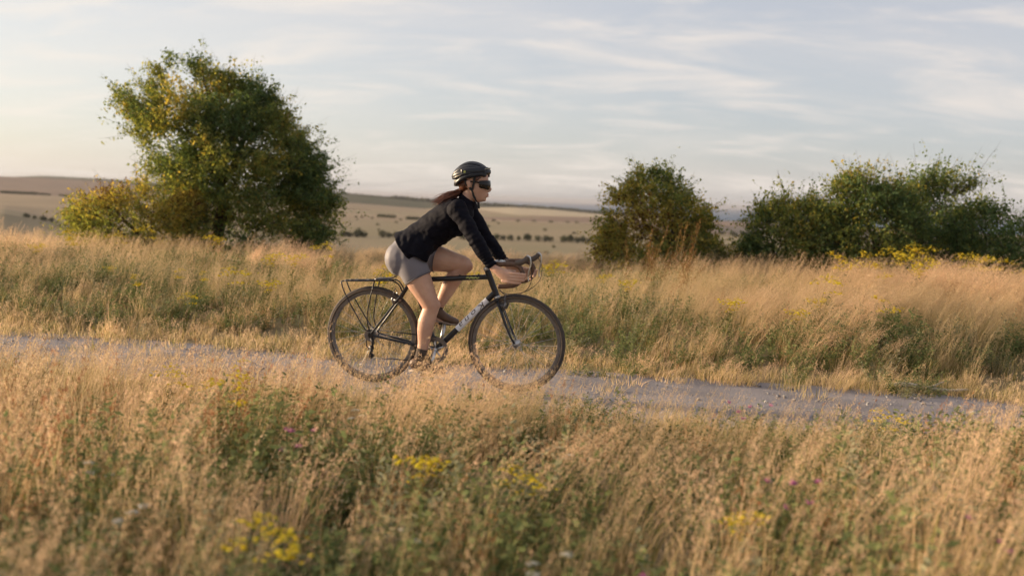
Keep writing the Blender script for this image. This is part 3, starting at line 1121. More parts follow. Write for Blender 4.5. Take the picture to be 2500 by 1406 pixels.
def build_meadow():
    g = np.random.default_rng(21)
    # candidate points, thinned with distance, wider than the picture on both sides
    def area(n, q0, q1, p0, p1):
        return g.uniform(p0, p1, n), g.uniform(q0, q1, n)
    cand = [area(3600, -5.6, -0.72, -7.5, 8.5), area(520, -1.75, -0.58, -8, 8.5), area(170, 0.80, 1.1, -12, 12), area(60, -0.3, 0.75, -12, 12), area(6400, 1.0, 6.0, -10, 12), area(9000, 6.0, 13.0, -14, 16), area(8500, 13.0, 30.0, -24, 28)]
    p = np.concatenate([c[0] for c in cand]); q = np.concatenate([c[1] for c in cand])
    x, y = xy(p, q)
    keep = (np.abs(x) < 0.78 * y + 2.2) & (np.hypot(x, y) > 1.25)
    p, q, x, y = p[keep], q[keep], x[keep], y[keep]
    n = len(p)
    n1, n2, n3 = nz2(x, y, 0.55, 3.3), nz2(x, y, 0.22, 11.1), nz2(x, y, 1.1, 27.7)
    n4 = nz2(x, y, 0.35, 51.0)
    near = q < 0
    # sward height by place (1 = knee-high clump)
    hs = np.where(near, np.interp(-q, [0.5, 0.9, 1.3, 2.0, 3.0, 5.6], [0.30, 0.50, 0.66, 0.78, 0.80, 0.70]),
                  np.interp(q, [1.0, 1.5, 2.6, 5, 9, 14, 20], [0.35, 0.6, 0.9, 1.0, 0.95, 0.85, 0.8]))
    bear = x / np.maximum(y, 0.5)
    hs *= np.where(near, 1.0, np.interp(bear, [-0.6, -0.35, -0.15, 0.05, 0.2, 0.5], [0.78, 0.72, 0.54, 0.54, 0.74, 0.86]))
    hs *= 1 + 0.30 * n3 + 0.22 * n1
    u = g.random(n)
    gr = 0.54 + 1.2 * n2 + 0.9 * n1 + np.where(near, -0.06, np.interp(bear, [-0.5, -0.1, 0.3], [0.30, 0.10, -0.02]))
    kind = np.full(n, 'straw', object)
    kind[u < np.clip(gr * 0.62, 0.04, 0.55)] = 'green_grass'
    kind[u < np.clip(gr * 0.36, 0.01, 0.40)] = 'herb'
    kind[(u > 0.86) & (gr > 0.45)] = 'sage'
    kind[(u > 0.93) & (n4 > 0.0)] = 'sorrel'
    kind[near & (u > 0.90) & (n3 > -0.1)] = 'sorrel'
    fe = (~near) & (n4 + 0.5 * np.interp(bear, [-0.1, 0.35], [-0.5, 0.5]) > 0.10) & (kind == 'straw') & (g.random(n) < 0.75)
    kind[fe] = 'feather_grass'
    fe = near & (n4 > 0.22) & (kind == 'straw') & (g.random(n) < 0.6)
    kind[fe] = 'feather_grass'
    edge = ((q > -1.35) & (q < 0)) | ((q > 0) & (q < 1.5))
    kind[edge & (g.random(n) < np.where(q < 0, 0.45, 0.75))] = 'short_straw'
    kind[(q > -0.4) & (q < 0.78)] = 'short_straw'
    low = g.random(n) < 0.16
    kind[low & (kind == 'straw')] = 'short_straw'
    hs = np.where((kind == 'short_straw'), np.clip(hs * 1.6, 0.7, 1.4), hs)
    z = ground_z(x, y)
    P = np.stack([x, y, z], 1)
    rot = np.stack([g.normal(0, 0.06, n), g.normal(0, 0.06, n), -YAW + g.normal(0, 0.55, n)], 1)
    wide = np.clip(hs, 0.55, 1.1) * g.uniform(0.85, 1.25, n) * np.where(q > 8, 1.35, 1.0)
    scl = np.stack([wide, wide, hs * g.uniform(0.8, 1.2, n)], 1)
    tint = np.clip(0.5 + 0.55 * n1 + 0.35 * n4 + g.normal(0, 0.16, n), 0, 1)
    names = {'straw': ('dry_grass', 'tall straw coloured dry grass covering both verges', 'grass'),
             'feather_grass': ('feathery_grass', 'feathery seeding grass bent to the right by wind', 'grass'),
             'short_straw': ('short_grass', 'short dry grass fringing the gravel path', 'grass'),
             'green_grass': ('green_grass', 'patches of greener grass among the dry sward', 'grass'),
             'herb': ('leafy_herbs', 'dark green leafy herbs scattered through the grass', 'herbs'),
             'sage': ('grey_herbs', 'grey green herbs scattered through the grass', 'herbs'),
             'sorrel': ('sorrel_spikes', 'rust red sorrel spikes scattered through the grass', 'herbs')}
    for k, (nm, lab, cat) in names.items():
        s = kind == k
        scatter(nm, k, P[s], rot[s], scl[s], tint[s], lab, cat)
    # loose flints on the path and its edges
    m = 5200
    p, q = g.uniform(-14, 14, m), g.normal(0.1, 0.62, m)
    ok = (q > -1.0) & (q < 1.25)
    p, q = p[ok], q[ok]
    x, y = xy(p, q)
    m = len(p)
    s = 0.004 + 0.016 * g.random(m) ** 5
    P = np.stack([x, y, ground_z(x, y) + 0.014], 1)
    scatter('loose_flints', 'stone', P, g.uniform(0, 6.28, (m, 3)) * np.array([0.1, 0.1, 1]), np.repeat(s[:, None], 3, 1), g.random(m), 'small loose flints strewn on the gravel path', 'gravel')


build_meadow()

# ------------------------------------------------------------------ flowering plants that can be told apart
def flower_meshes(kind, seed):
    S, H = Blades(seed), Blades(seed + 1)
    g = S.g
    if kind == 'ragwort':
        for k in range(5):
            lean = (0.05 + g.normal(0, 0.06), g.normal(0, 0.07))
            tip = S.blade((g.normal(0, 0.02), g.normal(0, 0.02), -0.02), g.uniform(0.46, 0.62), lean, 0.008, 0, 3)
            for q in range(12):
                t = g.uniform(0.15, 0.8)
                a = g.normal(0, 1, 3); a[2] *= 0.3; a /= np.linalg.norm(a)
                b = np.cross(a, [0, 0, 1.0])
                S.leaf(np.array([lean[0] * t * t, lean[1] * t * t, 0.54 * t]) + a * 0.03, a * 0.07, b * 0.02, 0)
            for q in range(17):
                H.disc(tip + np.array([g.normal(0, 0.036), g.normal(0, 0.036), g.normal(0.0, 0.012)]), g.uniform(0.010, 0.016), 0)
        return S.mesh('ragwort_stems', [M['stem']]), H.mesh('ragwort_flowers', [M['yellow']])
    if kind == 'carrot':
        for k in range(3):
            tip = S.blade((g.normal(0, 0.03), g.normal(0, 0.03), -0.02), g.uniform(0.36, 0.5), (0.04 + g.normal(0, 0.05), g.normal(0, 0.06)), 0.005, 0, 3)
            rr = g.uniform(0.025, 0.04)
            for q in range(34):
                r, t = rr * math.sqrt(g.random()), g.uniform(0, 6.28)
                H.disc(tip + np.array([r * math.cos(t), r * math.sin(t), 0.010 - 6 * r * r]), 0.006, 0, 5)
                if q % 5 == 0:
                    S.leaf((tip + np.array([r * math.cos(t), r * math.sin(t), -0.02])) * 0.5 + tip * 0.5, np.array([r * math.cos(t), r * math.sin(t), 0.03]), np.array([0.002, 0.002, 0]), 0)
        return S.mesh('carrot_stems', [M['stem']]), H.mesh('carrot_umbels', [M['white']])
    for k in range(5):
        tip = S.blade((g.normal(0, 0.05), g.normal(0, 0.05), -0.02), g.uniform(0.3, 0.46), (0.04 + g.normal(0, 0.07), g.normal(0, 0.07)), 0.005, 0, 3)
        for q in range(14):
            a = g.normal(0, 1, 3); a[2] = abs(a[2]) + 0.4; a /= np.linalg.norm(a)
            b = np.cross(a, g.normal(0, 1, 3)); b /= np.linalg.norm(b)
            H.leaf(tip + a * 0.011, a * 0.024, b * 0.006, 0)
    return S.mesh('knapweed_stems', [M['stem']]), H.mesh('knapweed_flowers', [M['pink']])


FM = {k: [flower_meshes(k, 40 + 5 * i + j * 50) for i in range(3)] for j, k in enumerate(('ragwort', 'carrot', 'knapweed'))}
_fg = np.random.default_rng(77)


def flower(kind, x, y, s, label, group, cat):
    st, hd = FM[kind][int(_fg.integers(3))]
    o = empty({'ragwort': 'ragwort_plant', 'carrot': 'wild_carrot_plant', 'knapweed': 'knapweed_plant'}[kind], (x, y, gz(x, y)), -YAW + _fg.normal(0, 0.5))
    o.scale = (s, s, s)
    tag(o, label, cat, group)
    link('stem', st, o)['kind'] = 'stuff'
    link('flower_head', hd, o)['kind'] = 'stuff'


def patch(kind, cx, cy, n, sx, sy, s, label, group, cat):
    for k in range(n):
        flower(kind, cx + _fg.normal(0, sx), cy + _fg.normal(0, sy), s * _fg.uniform(0.85, 1.15), label, group, cat)


patch('ragwort', 6.0, 12.9, 13, 0.75, 0.5, 1.15, 'yellow ragwort in the bright patch before the right thicket', 'ragwort patch before the right thicket', 'flower')
patch('ragwort', 3.85, 11.4, 7, 0.55, 0.6, 1.05, 'yellow ragwort in the grass beyond the path, below the dense dark bush', 'ragwort below the right thicket', 'flower')
patch('ragwort', 2.75, 8.6, 5, 0.35, 0.2, 0.85, 'yellow ragwort growing close to the far edge of the path at right', 'ragwort by the far path edge', 'flower')
patch('ragwort', 0.15, 10.2, 6, 0.7, 0.8, 0.8, 'yellow ragwort seen behind the front wheel and handlebars', 'ragwort behind the bicycle', 'flower')
patch('ragwort', -2.3, 10.2, 7, 0.8, 0.9, 0.85, 'yellow ragwort beyond the path behind the rear rack', 'ragwort behind the rear rack', 'flower')
patch('ragwort', -3.6, 9.6, 6, 1.0, 0.5, 0.6, 'yellow ragwort beyond the path at the left of the rear rack', 'ragwort at far left verge', 'flower')
patch('ragwort', -5.2, 12.5, 6, 0.9, 0.8, 0.95, 'yellow ragwort in the grass below the big hawthorn', 'ragwort below the big hawthorn', 'flower')
for x, y, s, lab in [(-0.34, 3.45, 0.72, 'yellow ragwort in the foreground grass at bottom centre'), (-1.24, 4.3, 0.78, 'yellow ragwort in the foreground left of the rear wheel'),
                     (-0.66, 2.55, 0.70, 'yellow ragwort nearest the camera at the lower edge'), (-1.75, 5.0, 0.62, 'yellow ragwort by the near path edge, left of another'),
                     (-1.42, 5.1, 0.62, 'yellow ragwort by the near path edge behind the rear wheel'), (0.02, 3.4, 0.6, 'yellow ragwort in the foreground below the pedals'),
                     (0.72, 3.05, 0.6, 'yellow ragwort in the foreground right of bottom centre'), (1.75, 4.6, 0.6, 'yellow ragwort in the right foreground grass')]:
    flower('ragwort', x, y, s * 1.0, lab, 'ragwort in the foreground', 'flower')
for x, y, s, lab in [(-1.5, 3.45, 0.85, 'white wild carrot in the left foreground, upper one'), (-1.2, 3.0, 0.85, 'white wild carrot in the left foreground, lower one'),
                     (-0.33, 3.0, 0.8, 'white wild carrot in the foreground at bottom centre'), (0.06, 2.8, 0.8, 'white wild carrot just right of bottom centre'),
                     (-0.7, 4.5, 0.8, 'white wild carrot in the grass below the rear wheel'), (0.2, 4.0, 0.8, 'white wild carrot in the grass below the front wheel')]:
    flower('carrot', x, y, s * 0.8, lab, 'wild carrot in the foreground', 'flower')
for x, y, s, lab in [(0.92, 3.3, 0.9, 'pink knapweed in the right foreground, farther left'), (1.42, 2.8, 0.9, 'pink knapweed in the bottom right corner grass'),
                     (0.36, 2.5, 0.85, 'pink knapweed at the lower edge right of centre'), (-0.9, 3.9, 0.85, 'pink knapweed in the foreground below the rear wheel'),
                     (1.1, 4.8, 0.85, 'pink knapweed near the path in front of the bicycle')]:
    flower('knapweed', x, y, s, lab, 'knapweed in the foreground', 'flower')

# tall dead dock stalks in front of the lone bush
for i, (x, y, s) in enumerate([(1.30, 10.0, 1.0), (1.62, 9.7, 1.08), (1.52, 10.6, 0.9), (1.78, 10.3, 0.82)]):
    B = Blades(950 + i)
    for k in range(5):
        h = B.g.uniform(0.72, 1.0) * s
        B.panicle((B.g.normal(0, 0.06), B.g.normal(0, 0.06), -0.02), h, (0.10 + B.g.normal(0, 0.08), B.g.normal(0, 0.07)), 0, 1, count=150, size=0.018, frac=0.5, spread=0.020)
    o = link('dead_dock', B.mesh('dead_dock', [M['dock'], M['straw']]))
    o.location = (x, y, gz(x, y))
    tag(o, ['tall rusty dead dock stalks before the lone bush, leftmost clump', 'tall rusty dead dock stalks before the lone bush, tallest clump',
            'rusty dead dock stalks before the lone bush, rearmost clump', 'shorter rusty dead dock stalks before the lone bush, rightmost clump'][i], 'dock', 'dead dock before the lone bush')

# pale stick lying on the far verge
mb = MB()
pp = []
for t in np.linspace(0, 1, 9):
    pp.append((0.56 * t - 0.28, 0.02 * math.sin(t * 5), 0.03 + 0.012 * math.sin(t * 7)))
mb.tube(pp, [0.018, 0.021, 0.019, 0.017, 0.016, 0.015, 0.013, 0.011, 0.006], 8)
mb.tube([(0.02, 0.0, 0.035), (0.09, 0.05, 0.06), (0.14, 0.10, 0.065)], [0.009, 0.007, 0.003], 6)
o = mb.build('fallen_stick', M['wood_pale'])
x, y = xy(3.95, 1.16)
o.location = (float(x), float(y), gz(x, y) + 0.012)
o.rotation_euler = (0, 0, -YAW + 0.08)
tag(o, 'pale bare stick lying on the far edge of the path at right', 'stick')

# ------------------------------------------------------------------ bicycle (local: x forward, y away from the camera, z up, origin under the rear hub)
BIKE_Z = 0.006
B_ = dict(
    black=principled('black_enamel', (0.010, 0.010, 0.013), (0.016, 0.016, 0.02), 0.30, 40, spec=0.4, coat=0.15),
    white=principled('white_decal', (0.80, 0.80, 0.84), (0.74, 0.74, 0.78), 0.4, 60),
    ink=principled('dark_lettering', (0.03, 0.022, 0.02), (0.07, 0.045, 0.035), 0.5, 70),
    lime=principled('lime_print', (0.42, 0.46, 0.12), (0.30, 0.32, 0.10), 0.5, 60),
    steel=principled('polished_alloy', (0.58, 0.57, 0.56), (0.42, 0.41, 0.40), 0.28, 60, metal=1.0),
    dull=principled('dull_grey_alloy', (0.22, 0.21, 0.21), (0.15, 0.145, 0.15), 0.42, 60, metal=0.9),
    dark=principled('dark_metal', (0.03, 0.028, 0.028), (0.05, 0.045, 0.045), 0.45, 80, metal=0.5),
    rubber=principled('tyre_rubber', (0.042, 0.033, 0.028), (0.065, 0.05, 0.042), 0.8, 40, bump=0.2, bscale=220),
    tan=principled('tyre_sidewall', (0.15, 0.11, 0.08), (0.11, 0.08, 0.06), 0.7, 40),
    tape=principled('brown_leather_tape', (0.13, 0.065, 0.035), (0.075, 0.038, 0.022), 0.55, 45, bump=0.4, bscale=160),
    saddle=principled('saddle_leather', (0.03, 0.022, 0.018), (0.05, 0.035, 0.025), 0.45, 30),
    hood=principled('hood_rubber', (0.10, 0.075, 0.06), (0.07, 0.05, 0.04), 0.55, 50),
)
bike = empty('bicycle', (ORG.x, ORG.y, BIKE_Z), -YAW)
tag(bike, 'black road bicycle with brown bar tape and rear rack, ridden along the path', 'bicycle')
WR = 0.340
RH, FH, BBK = Vector((0, 0, WR)), Vector((1.03, 0, WR)), Vector((0.47, 0, 0.268))
SC, HT, HB = Vector((0.272, 0, 0.745)), Vector((0.806, 0, 0.838)), Vector((0.884, 0, 0.652))
hd = (HT - HB).normalized()

mb = MB()
tt0, tt1 = SC + Vector((0, 0, -0.008)), HT - hd * 0.055
mb.tube([tt0, tt1], 0.0175, 16)                       # top tube
dt0, dt1 = HB + hd * 0.035, BBK
mb.tube([dt0, dt1], 0.0205, 16)                       # down tube
mb.tube([BBK, SC + (SC - BBK).normalized() * 0.012], 0.0155, 14)
mb.tube([HB, HT], [0.0205, 0.0205], 16)
mb.tube([BBK + Vector((0, -0.036, 0)), BBK + Vector((0, 0.036, 0))], 0.021, 16)
for s in (-1, 1):
    mb.tube([BBK + Vector((-0.03, 0.026 * s, 0)), Vector((0.30, 0.036 * s, 0.292)), RH + Vector((0.02, 0.062 * s, 0))], [0.011, 0.010, 0.007], 10)
    mb.tube([SC + Vector((0, 0.016 * s, -0.012)), Vector((0.18, 0.036 * s, 0.59)), RH + Vector((0.005, 0.062 * s, 0.01))], [0.0085, 0.0085, 0.007], 10)
    mb.box(RH + Vector((0.006, 0.064 * s, 0.0)), (0.016, 0.003, 0.018))
frame = mb.build('frame', B_['black'], bike, sharp=40)
dd = (dt1 - dt0).normalized()
a0, a1 = dt0 + dd * 0.075, dt0 + dd * 0.375
mb = MB().tube([a0, a1], 0.0216, 20, cap=False)
dec = mb.build('frame_decal', B_['white'], frame)
dec['label'] = 'white decal sleeve on the down tube'
# lettering wrapped round the tube, read from the head tube downwards
cu = bpy.data.curves.new('text', 'FONT')
cu.body = 'Kona'
cu.size = 0.052
cu.align_x = 'CENTER'
cu.space_character = 1.5
cu.shear = 0.25
to = bpy.data.objects.new('text', cu)
COL.objects.link(to)
dg = bpy.context.evaluated_depsgraph_get()
tm = bpy.data.meshes.new_from_object(to.evaluated_get(dg), depsgraph=dg)
bpy.data.objects.remove(to)
bm = bmesh.new()
bm.from_mesh(tm)
bmesh.ops.triangulate(bm, faces=bm.faces)
bmesh.ops.subdivide_edges(bm, edges=bm.edges, cuts=2, use_grid_fill=True)
xs = [v.co.x for v in bm.verts]; ys = [v.co.y for v in bm.verts]
x0, x1, y0, y1 = min(xs), max(xs), min(ys), max(ys)
up = Vector((-dd.z, 0, dd.x))                          # letters stand towards the front wheel
mid = (a0 + a1) * 0.5
for v in bm.verts:
    u = ((v.co.x - x0) / (x1 - x0) - 0.5) * 0.235
    w = ((v.co.y - y0) / (y1 - y0) - 0.5) * 0.034
    p = mid + dd * u + up * w
    v.co = Vector((p.x, -math.sqrt(max(1e-9, 0.0226 ** 2 - w * w)), p.z))
bm.to_mesh(tm)
bm.free()
tm.materials.clear()
tm.materials.append(B_['ink'])
link('lettering', tm, frame)['label'] = 'dark word lettering on the white decal'
# small lime script on the top tube
mb = MB()
td_ = (tt1 - tt0).normalized()
for k in range(9):
    t = k / 8
    p = tt0.lerp(tt1, 0.79) + td_ * (0.085 * (t - 0.5)) + Vector((0, -0.0178, 0.003 * math.sin(k * 2.4) + 0.004 * (0.5 - t)))
    mb.box(p, (0.005, 0.0008, 0.0035 + 0.003 * math.sin(math.pi * t)))
mb.build('top_tube_script', B_['lime'], frame, smooth=False)
for t in (0.62, 0.86):
    mb = MB().tube([tt0.lerp(tt1, t) + Vector((-0.006, 0, 0.019)), tt0.lerp(tt1, t) + Vector((0.006, 0, 0.019))], 0.004, 8)
    mb.build('cable_guide', B_['dark'], frame)
mb = MB()
for s in (-1, 1):
    mb.tube([HB + Vector((0.004, 0.03 * s, -0.018)), Vector((0.925, 0.047 * s, 0.56)), Vector((0.965, 0.054 * s, 0.46)), Vector((1.0, 0.055 * s, 0.385)), FH + Vector((0, 0.055 * s, 0))],
            [(0.010, 0.014), (0.010, 0.013), (0.009, 0.011), 0.008, 0.007], 10)
mb.tube([HB + Vector((0.004, -0.045, -0.02)), HB + Vector((0.004, 0.045, -0.02))], 0.013, 10)
mb.build('fork', B_['black'], bike)
MB().tube([HB - hd * 0.012, HB + hd * 0.006], 0.0245, 16).build('headset_cup', B_['steel'], bike)
MB().tube([HT - hd * 0.006, HT + hd * 0.016], 0.0235, 16).build('headset_cup', B_['steel'], bike)


def wheel(c):
    w = empty('wheel', c)
    w.parent = bike
    tyre = [(-0.017 + 0.0, 0)]
    prof = [(0.0165 * math.cos(a), 0.0165 * math.sin(a)) for a in np.linspace(0, 2 * math.pi, 12, endpoint=False)]
    MB().ring((0, 0, 0), WR - 0.0165, prof, 72).build('tyre', B_['rubber'], w)
    for s in (-1, 1):
        MB().ring((0, 0.0150 * s, 0), WR - 0.022, [(0.006, 0.0006 * s), (0.0055, -0.001 * s), (-0.006, -0.0015 * s), (-0.006, 0.0012 * s)], 72).build('sidewall', B_['tan'], w)
    MB().ring((0, 0, 0), WR - 0.043, [(0.011, -0.011), (0.011, 0.011), (-0.011, 0.009), (-0.014, 0.0), (-0.011, -0.009)], 72).build('rim', B_['dull'], w, sharp=30)
    mb = MB().tube([(0, -0.048, 0), (0, 0.048, 0)], 0.011, 12)
    for s in (-1, 1):
        mb.tube([(0, 0.030 * s, 0), (0, 0.034 * s, 0)], 0.024, 16)
        mb.tube([(0, 0.048 * s, 0), (0, 0.064 * s, 0)], 0.005, 8)
    mb.build('hub', B_['steel'], w)
    mb = MB()
    for k in range(32):
        a = 2 * math.pi * k / 32
        s = -1 if k % 2 else 1
        h = a + (0.9 if (k // 2) % 2 else -0.9)
        mb.tube([(0.022 * math.cos(h), 0.032 * s, 0.022 * math.sin(h)), ((WR - 0.055) * math.cos(a), 0.003 * s, (WR - 0.055) * math.sin(a))], 0.0011, 5, cap=False)
    o = mb.build('spokes', B_['steel'], w)
    o['kind'] = 'stuff'
    return w


wheel(RH)
wheel(FH)

# bars, stem, levers
st = MB().tube([HT + hd * 0.012, HT + hd * 0.045, Vector((0.83, 0, 0.893)), Vector((0.885, 0, 0.890))], [0.0125, 0.014, 0.0135, 0.0145], 12)
st.tube([(0.90, -0.026, 0.888), (0.90, 0.026, 0.888)], 0.020, 14)
st.build('stem', B_['steel'], bike)


def bar_pts(s, k0=0):
    P = [(0.90, 0.02, 0.888), (0.90, 0.12, 0.889), (0.906, 0.168, 0.889), (0.93, 0.197, 0.890), (0.985, 0.206, 0.893), (1.04, 0.210, 0.892), (1.078, 0.212, 0.872), (1.094, 0.213, 0.83),
         (1.080, 0.215, 0.786), (1.04, 0.217, 0.758), (0.99, 0.219, 0.749), (0.935, 0.221, 0.745)]
    return [(x, y * s, z) for x, y, z in P[k0:]]


def smooth_path(P, sub=4):
    P = [Vector(p) for p in P]
    out = []
    for i in range(len(P) - 1):
        a, b, c, d = P[max(i - 1, 0)], P[i], P[i + 1], P[min(i + 2, len(P) - 1)]
        for k in range(sub):
            t = k / sub
            out.append(0.5 * ((2 * b) + (c - a) * t + (2 * a - 5 * b + 4 * c - d) * t * t + (3 * b - a - 3 * c + d) * t ** 3))
    out.append(P[-1])
    return out


mb = MB()
for s in (-1, 1):
    mb.tube(smooth_path(bar_pts(s)), 0.0118, 10)
bar = mb.build('handlebar', B_['steel'], bike)
for s in (-1, 1):
    q = smooth_path(bar_pts(s, 1), 8)
    mb = MB().tube(q, [0.0160 + 0.0009 * (i % 3 == 0) for i in range(len(q))], 12)
    mb.build('bar_tape', B_['tape'], bar)
    y = 0.212 * s
    mb = MB().tube(smooth_path([(1.045, y, 0.902), (1.085, y, 0.912), (1.112, y, 0.930), (1.126, y, 0.952)], 3), [0.017, 0.018, 0.019, 0.019, 0.0185, 0.018, 0.0175, 0.017, 0.016, 0.010], 12)
    mb.build('brake_hood', B_['hood'], bar)
    mb = MB().tube(smooth_path([(1.118, y, 0.957), (1.138, y, 0.945), (1.146, y, 0.905), (1.139, y, 0.86), (1.131, y, 0.82), (1.137, y, 0.787)], 4), [(0.011, 0.006)] * 6 + [(0.009, 0.005)] * 10 + [(0.010, 0.004)] * 5, 10, ref=(0, 1, 0))
    mb.build('brake_lever', B_['steel'], bar)
    mb = MB().tube(smooth_path([(1.118, y + 0.008 * s, 0.925), (1.152, y, 0.86), (1.14, y * 0.85, 0.76), (1.06, y * 0.5, 0.69), (0.95, y * 0.2, 0.672), (0.90, -0.02 * s, 0.70)], 6), 0.0024, 6)
    mb.build('cable', B_['dark'], bar)

# saddle and post
sd_ = (SC - BBK).normalized()
MB().tube([SC, SC + sd_ * 0.065], 0.0135, 12).build('seat_post', B_['steel'], bike)
mb = MB().tube([(0.115, 0, 0.808), (0.13, 0, 0.812), (0.18, 0, 0.812), (0.24, 0, 0.806), (0.31, 0, 0.806), (0.375, 0, 0.804), (0.39, 0, 0.800)],
               [(0.03, 0.008), (0.06, 0.018), (0.066, 0.022), (0.045, 0.02), (0.024, 0.018), (0.018, 0.014), (0.008, 0.006)], 14, ref=(0, 1, 0))
mb.build('saddle', B_['saddle'], bike)

# transmission
MB().ring((BBK.x, -0.046, BBK.z), 0.070, [(0.020, -0.0018), (0.020, 0.0018), (-0.010, 0.0018), (-0.010, -0.0018)], 48).build('chainring', B_['dull'], bike, smooth=False)
cr = MB()
PED = (Vector((0.443, -0.118, 0.103)), Vector((0.497, 0.118, 0.433)))
for s, pd in ((-1, PED[0]), (1, PED[1])):
    mb = MB().tube([BBK + Vector((0, 0.040 * s, 0)), BBK + Vector((0, 0.070 * s, 0))], 0.016, 12)
    e = Vector((pd.x, 0.080 * s, pd.z))
    mb.tube([BBK + Vector((0, 0.068 * s, 0)), BBK.lerp(e, 0.5) + Vector((0, 0.036 * s, 0)), e], [(0.009, 0.017), (0.008, 0.013), (0.008, 0.014)], 10, ref=(0, 1, 0))
    if s < 0:
        for k in range(5):
            a = k * 2 * math.pi / 5 + 0.4
            mb.tube([BBK + Vector((0, -0.048, 0)), BBK + Vector((0.062 * math.cos(a), -0.048, 0.062 * math.sin(a)))], [0.008, 0.006], 6)
    ck = mb.build('crank', B_['steel'], bike)
    mb = MB().tube([e, Vector((pd.x, 0.155 * s, pd.z))], 0.006, 8)
    mb.box((pd.x, 0.120 * s, pd.z), (0.045, 0.036, 0.009))
    mb.build('pedal', B_['dark'], ck, smooth=False)
MB().ring((0, -0.046, WR), 0.030, [(0.014, -0.012), (0.010, 0.014), (-0.012, 0.014), (-0.012, -0.012)], 32).build('cassette', B_['dull'], bike, smooth=False)
mb = MB()
c0, c1, c2, c3 = BBK + Vector((0.005, -0.046, 0.088)), Vector((0.0, -0.046, WR + 0.042)), Vector((-0.005, -0.046, 0.182)), BBK + Vector((-0.01, -0.046, -0.088))
mb.tube([c0, c1], (0.004), 6).tube([c3, c2], 0.004, 6)
mb.tube([c1 + Vector((-0.040, 0, -0.03)), Vector((-0.03, -0.046, 0.26)), Vector((0.012, -0.046, 0.22)), c2], 0.004, 6)
mb.build('chain', B_['dark'], bike)
mb = MB().tube([(0.01, -0.062, WR - 0.012), (0.025, -0.066, 0.285), (0.012, -0.06, 0.25)], [0.009, 0.013, 0.010], 8)
mb.tube([(0.012, -0.055, 0.25), (0.002, -0.055, 0.195)], [(0.004, 0.012), (0.004, 0.012)], 8, ref=(0, 1, 0))
for z in (0.250, 0.195):
    mb.tube([(0.006, -0.052, z), (0.006, -0.042, z)], 0.019, 14)
mb.build('rear_derailleur', B_['dark'], bike)
for c, ax in ((Vector((0.176, 0, 0.592)), -1), (Vector((0.925, 0, 0.595)), 1)):
    mb = MB()
    for s in (-1, 1):
        mb.tube([c + Vector((0.02 * ax, 0.045 * s, 0.05)), c + Vector((0.028 * ax, 0.05 * s, 0.01)), c + Vector((0.012 * ax, 0.044 * s, -0.028))], [0.007, 0.010, 0.008], 8)
        mb.box(c + Vector((-0.004 * ax, 0.026 * s, 0.0)), (0.026, 0.008, 0.008))
    mb.tube([c + Vector((0.02 * ax, -0.045, 0.05)), c + Vector((0.022 * ax, 0, 0.085)), c + Vector((0.02 * ax, 0.045, 0.05))], 0.0025, 6)
    mb.build('brake_caliper', B_['dull'], bike)

# rear rack
rk = MB()
for s in (-1, 1):
    rk.tube(smooth_path([(-0.20, 0.05 * s, 0.712), (-0.10, 0.056 * s, 0.716), (0.10, 0.05 * s, 0.728), (0.155, 0.044 * s, 0.726), (0.19, 0.03 * s, 0.700), (0.215, 0.028 * s, 0.655)], 4), 0.0052, 8)
rk.tube(smooth_path([(-0.20, 0.05, 0.712), (-0.226, 0.045, 0.706), (-0.232, 0.0, 0.704), (-0.226, -0.045, 0.706), (-0.20, -0.05, 0.712)], 4), 0.0052, 8)
for x in (-0.14, -0.06, 0.02, 0.09):
    rk.tube([(x, -0.055, 0.716 + 0.04 * (x + 0.14)), (x, 0.055, 0.716 + 0.04 * (x + 0.14))], 0.0045, 6)
rk.tube([(-0.215, 0, 0.708), (0.10, 0, 0.726)], [(0.016, 0.003), (0.016, 0.003)], 8, ref=(0, 1, 0))
rack = rk.build('rear_rack', B_['black'], bike)
for s in (-1, 1):
    for P in ([(-0.225, 0.05 * s, 0.703), (-0.19, 0.06 * s, 0.62), (-0.05, 0.072 * s, 0.40), (-0.004, 0.072 * s, 0.372)], [(0.02, 0.055 * s, 0.718), (-0.005, 0.066 * s, 0.60), (-0.022, 0.072 * s, 0.46), (0.0, 0.074 * s, 0.368)]):
        MB().tube(smooth_path(P, 4), 0.0046, 8).build('rack_strut', B_['black'], rack)
mb = MB()
mb.tube(smooth_path([(0.02, -0.035, 0.735), (0.10, -0.035, 0.742), (0.135, -0.02, 0.745), (0.165, 0, 0.765), (0.178, 0, 0.772)], 3), 0.0042, 6)
mb.tube(smooth_path([(0.02, 0.035, 0.735), (0.10, 0.035, 0.742), (0.135, 0.02, 0.745), (0.165, 0, 0.765)], 3), 0.0042, 6)
mb.tube([(0.03, -0.06, 0.733), (0.03, 0.06, 0.733)], 0.008, 8)
mb.build('spring_clamp', B_['dull'], rack)

# ------------------------------------------------------------------ rider, same local frame
def skin_mat():
    m = principled('skin', (0.56, 0.345, 0.245), (0.44, 0.245, 0.17), 0.5, 9, bump=0.12, bscale=90, spec=0.4)
    b = [n for n in m.node_tree.nodes if n.type == 'BSDF_PRINCIPLED'][0]
    b.inputs['Subsurface Weight'].default_value = 0.12
    b.inputs['Subsurface Radius'].default_value = (0.02, 0.008, 0.004)
    return m


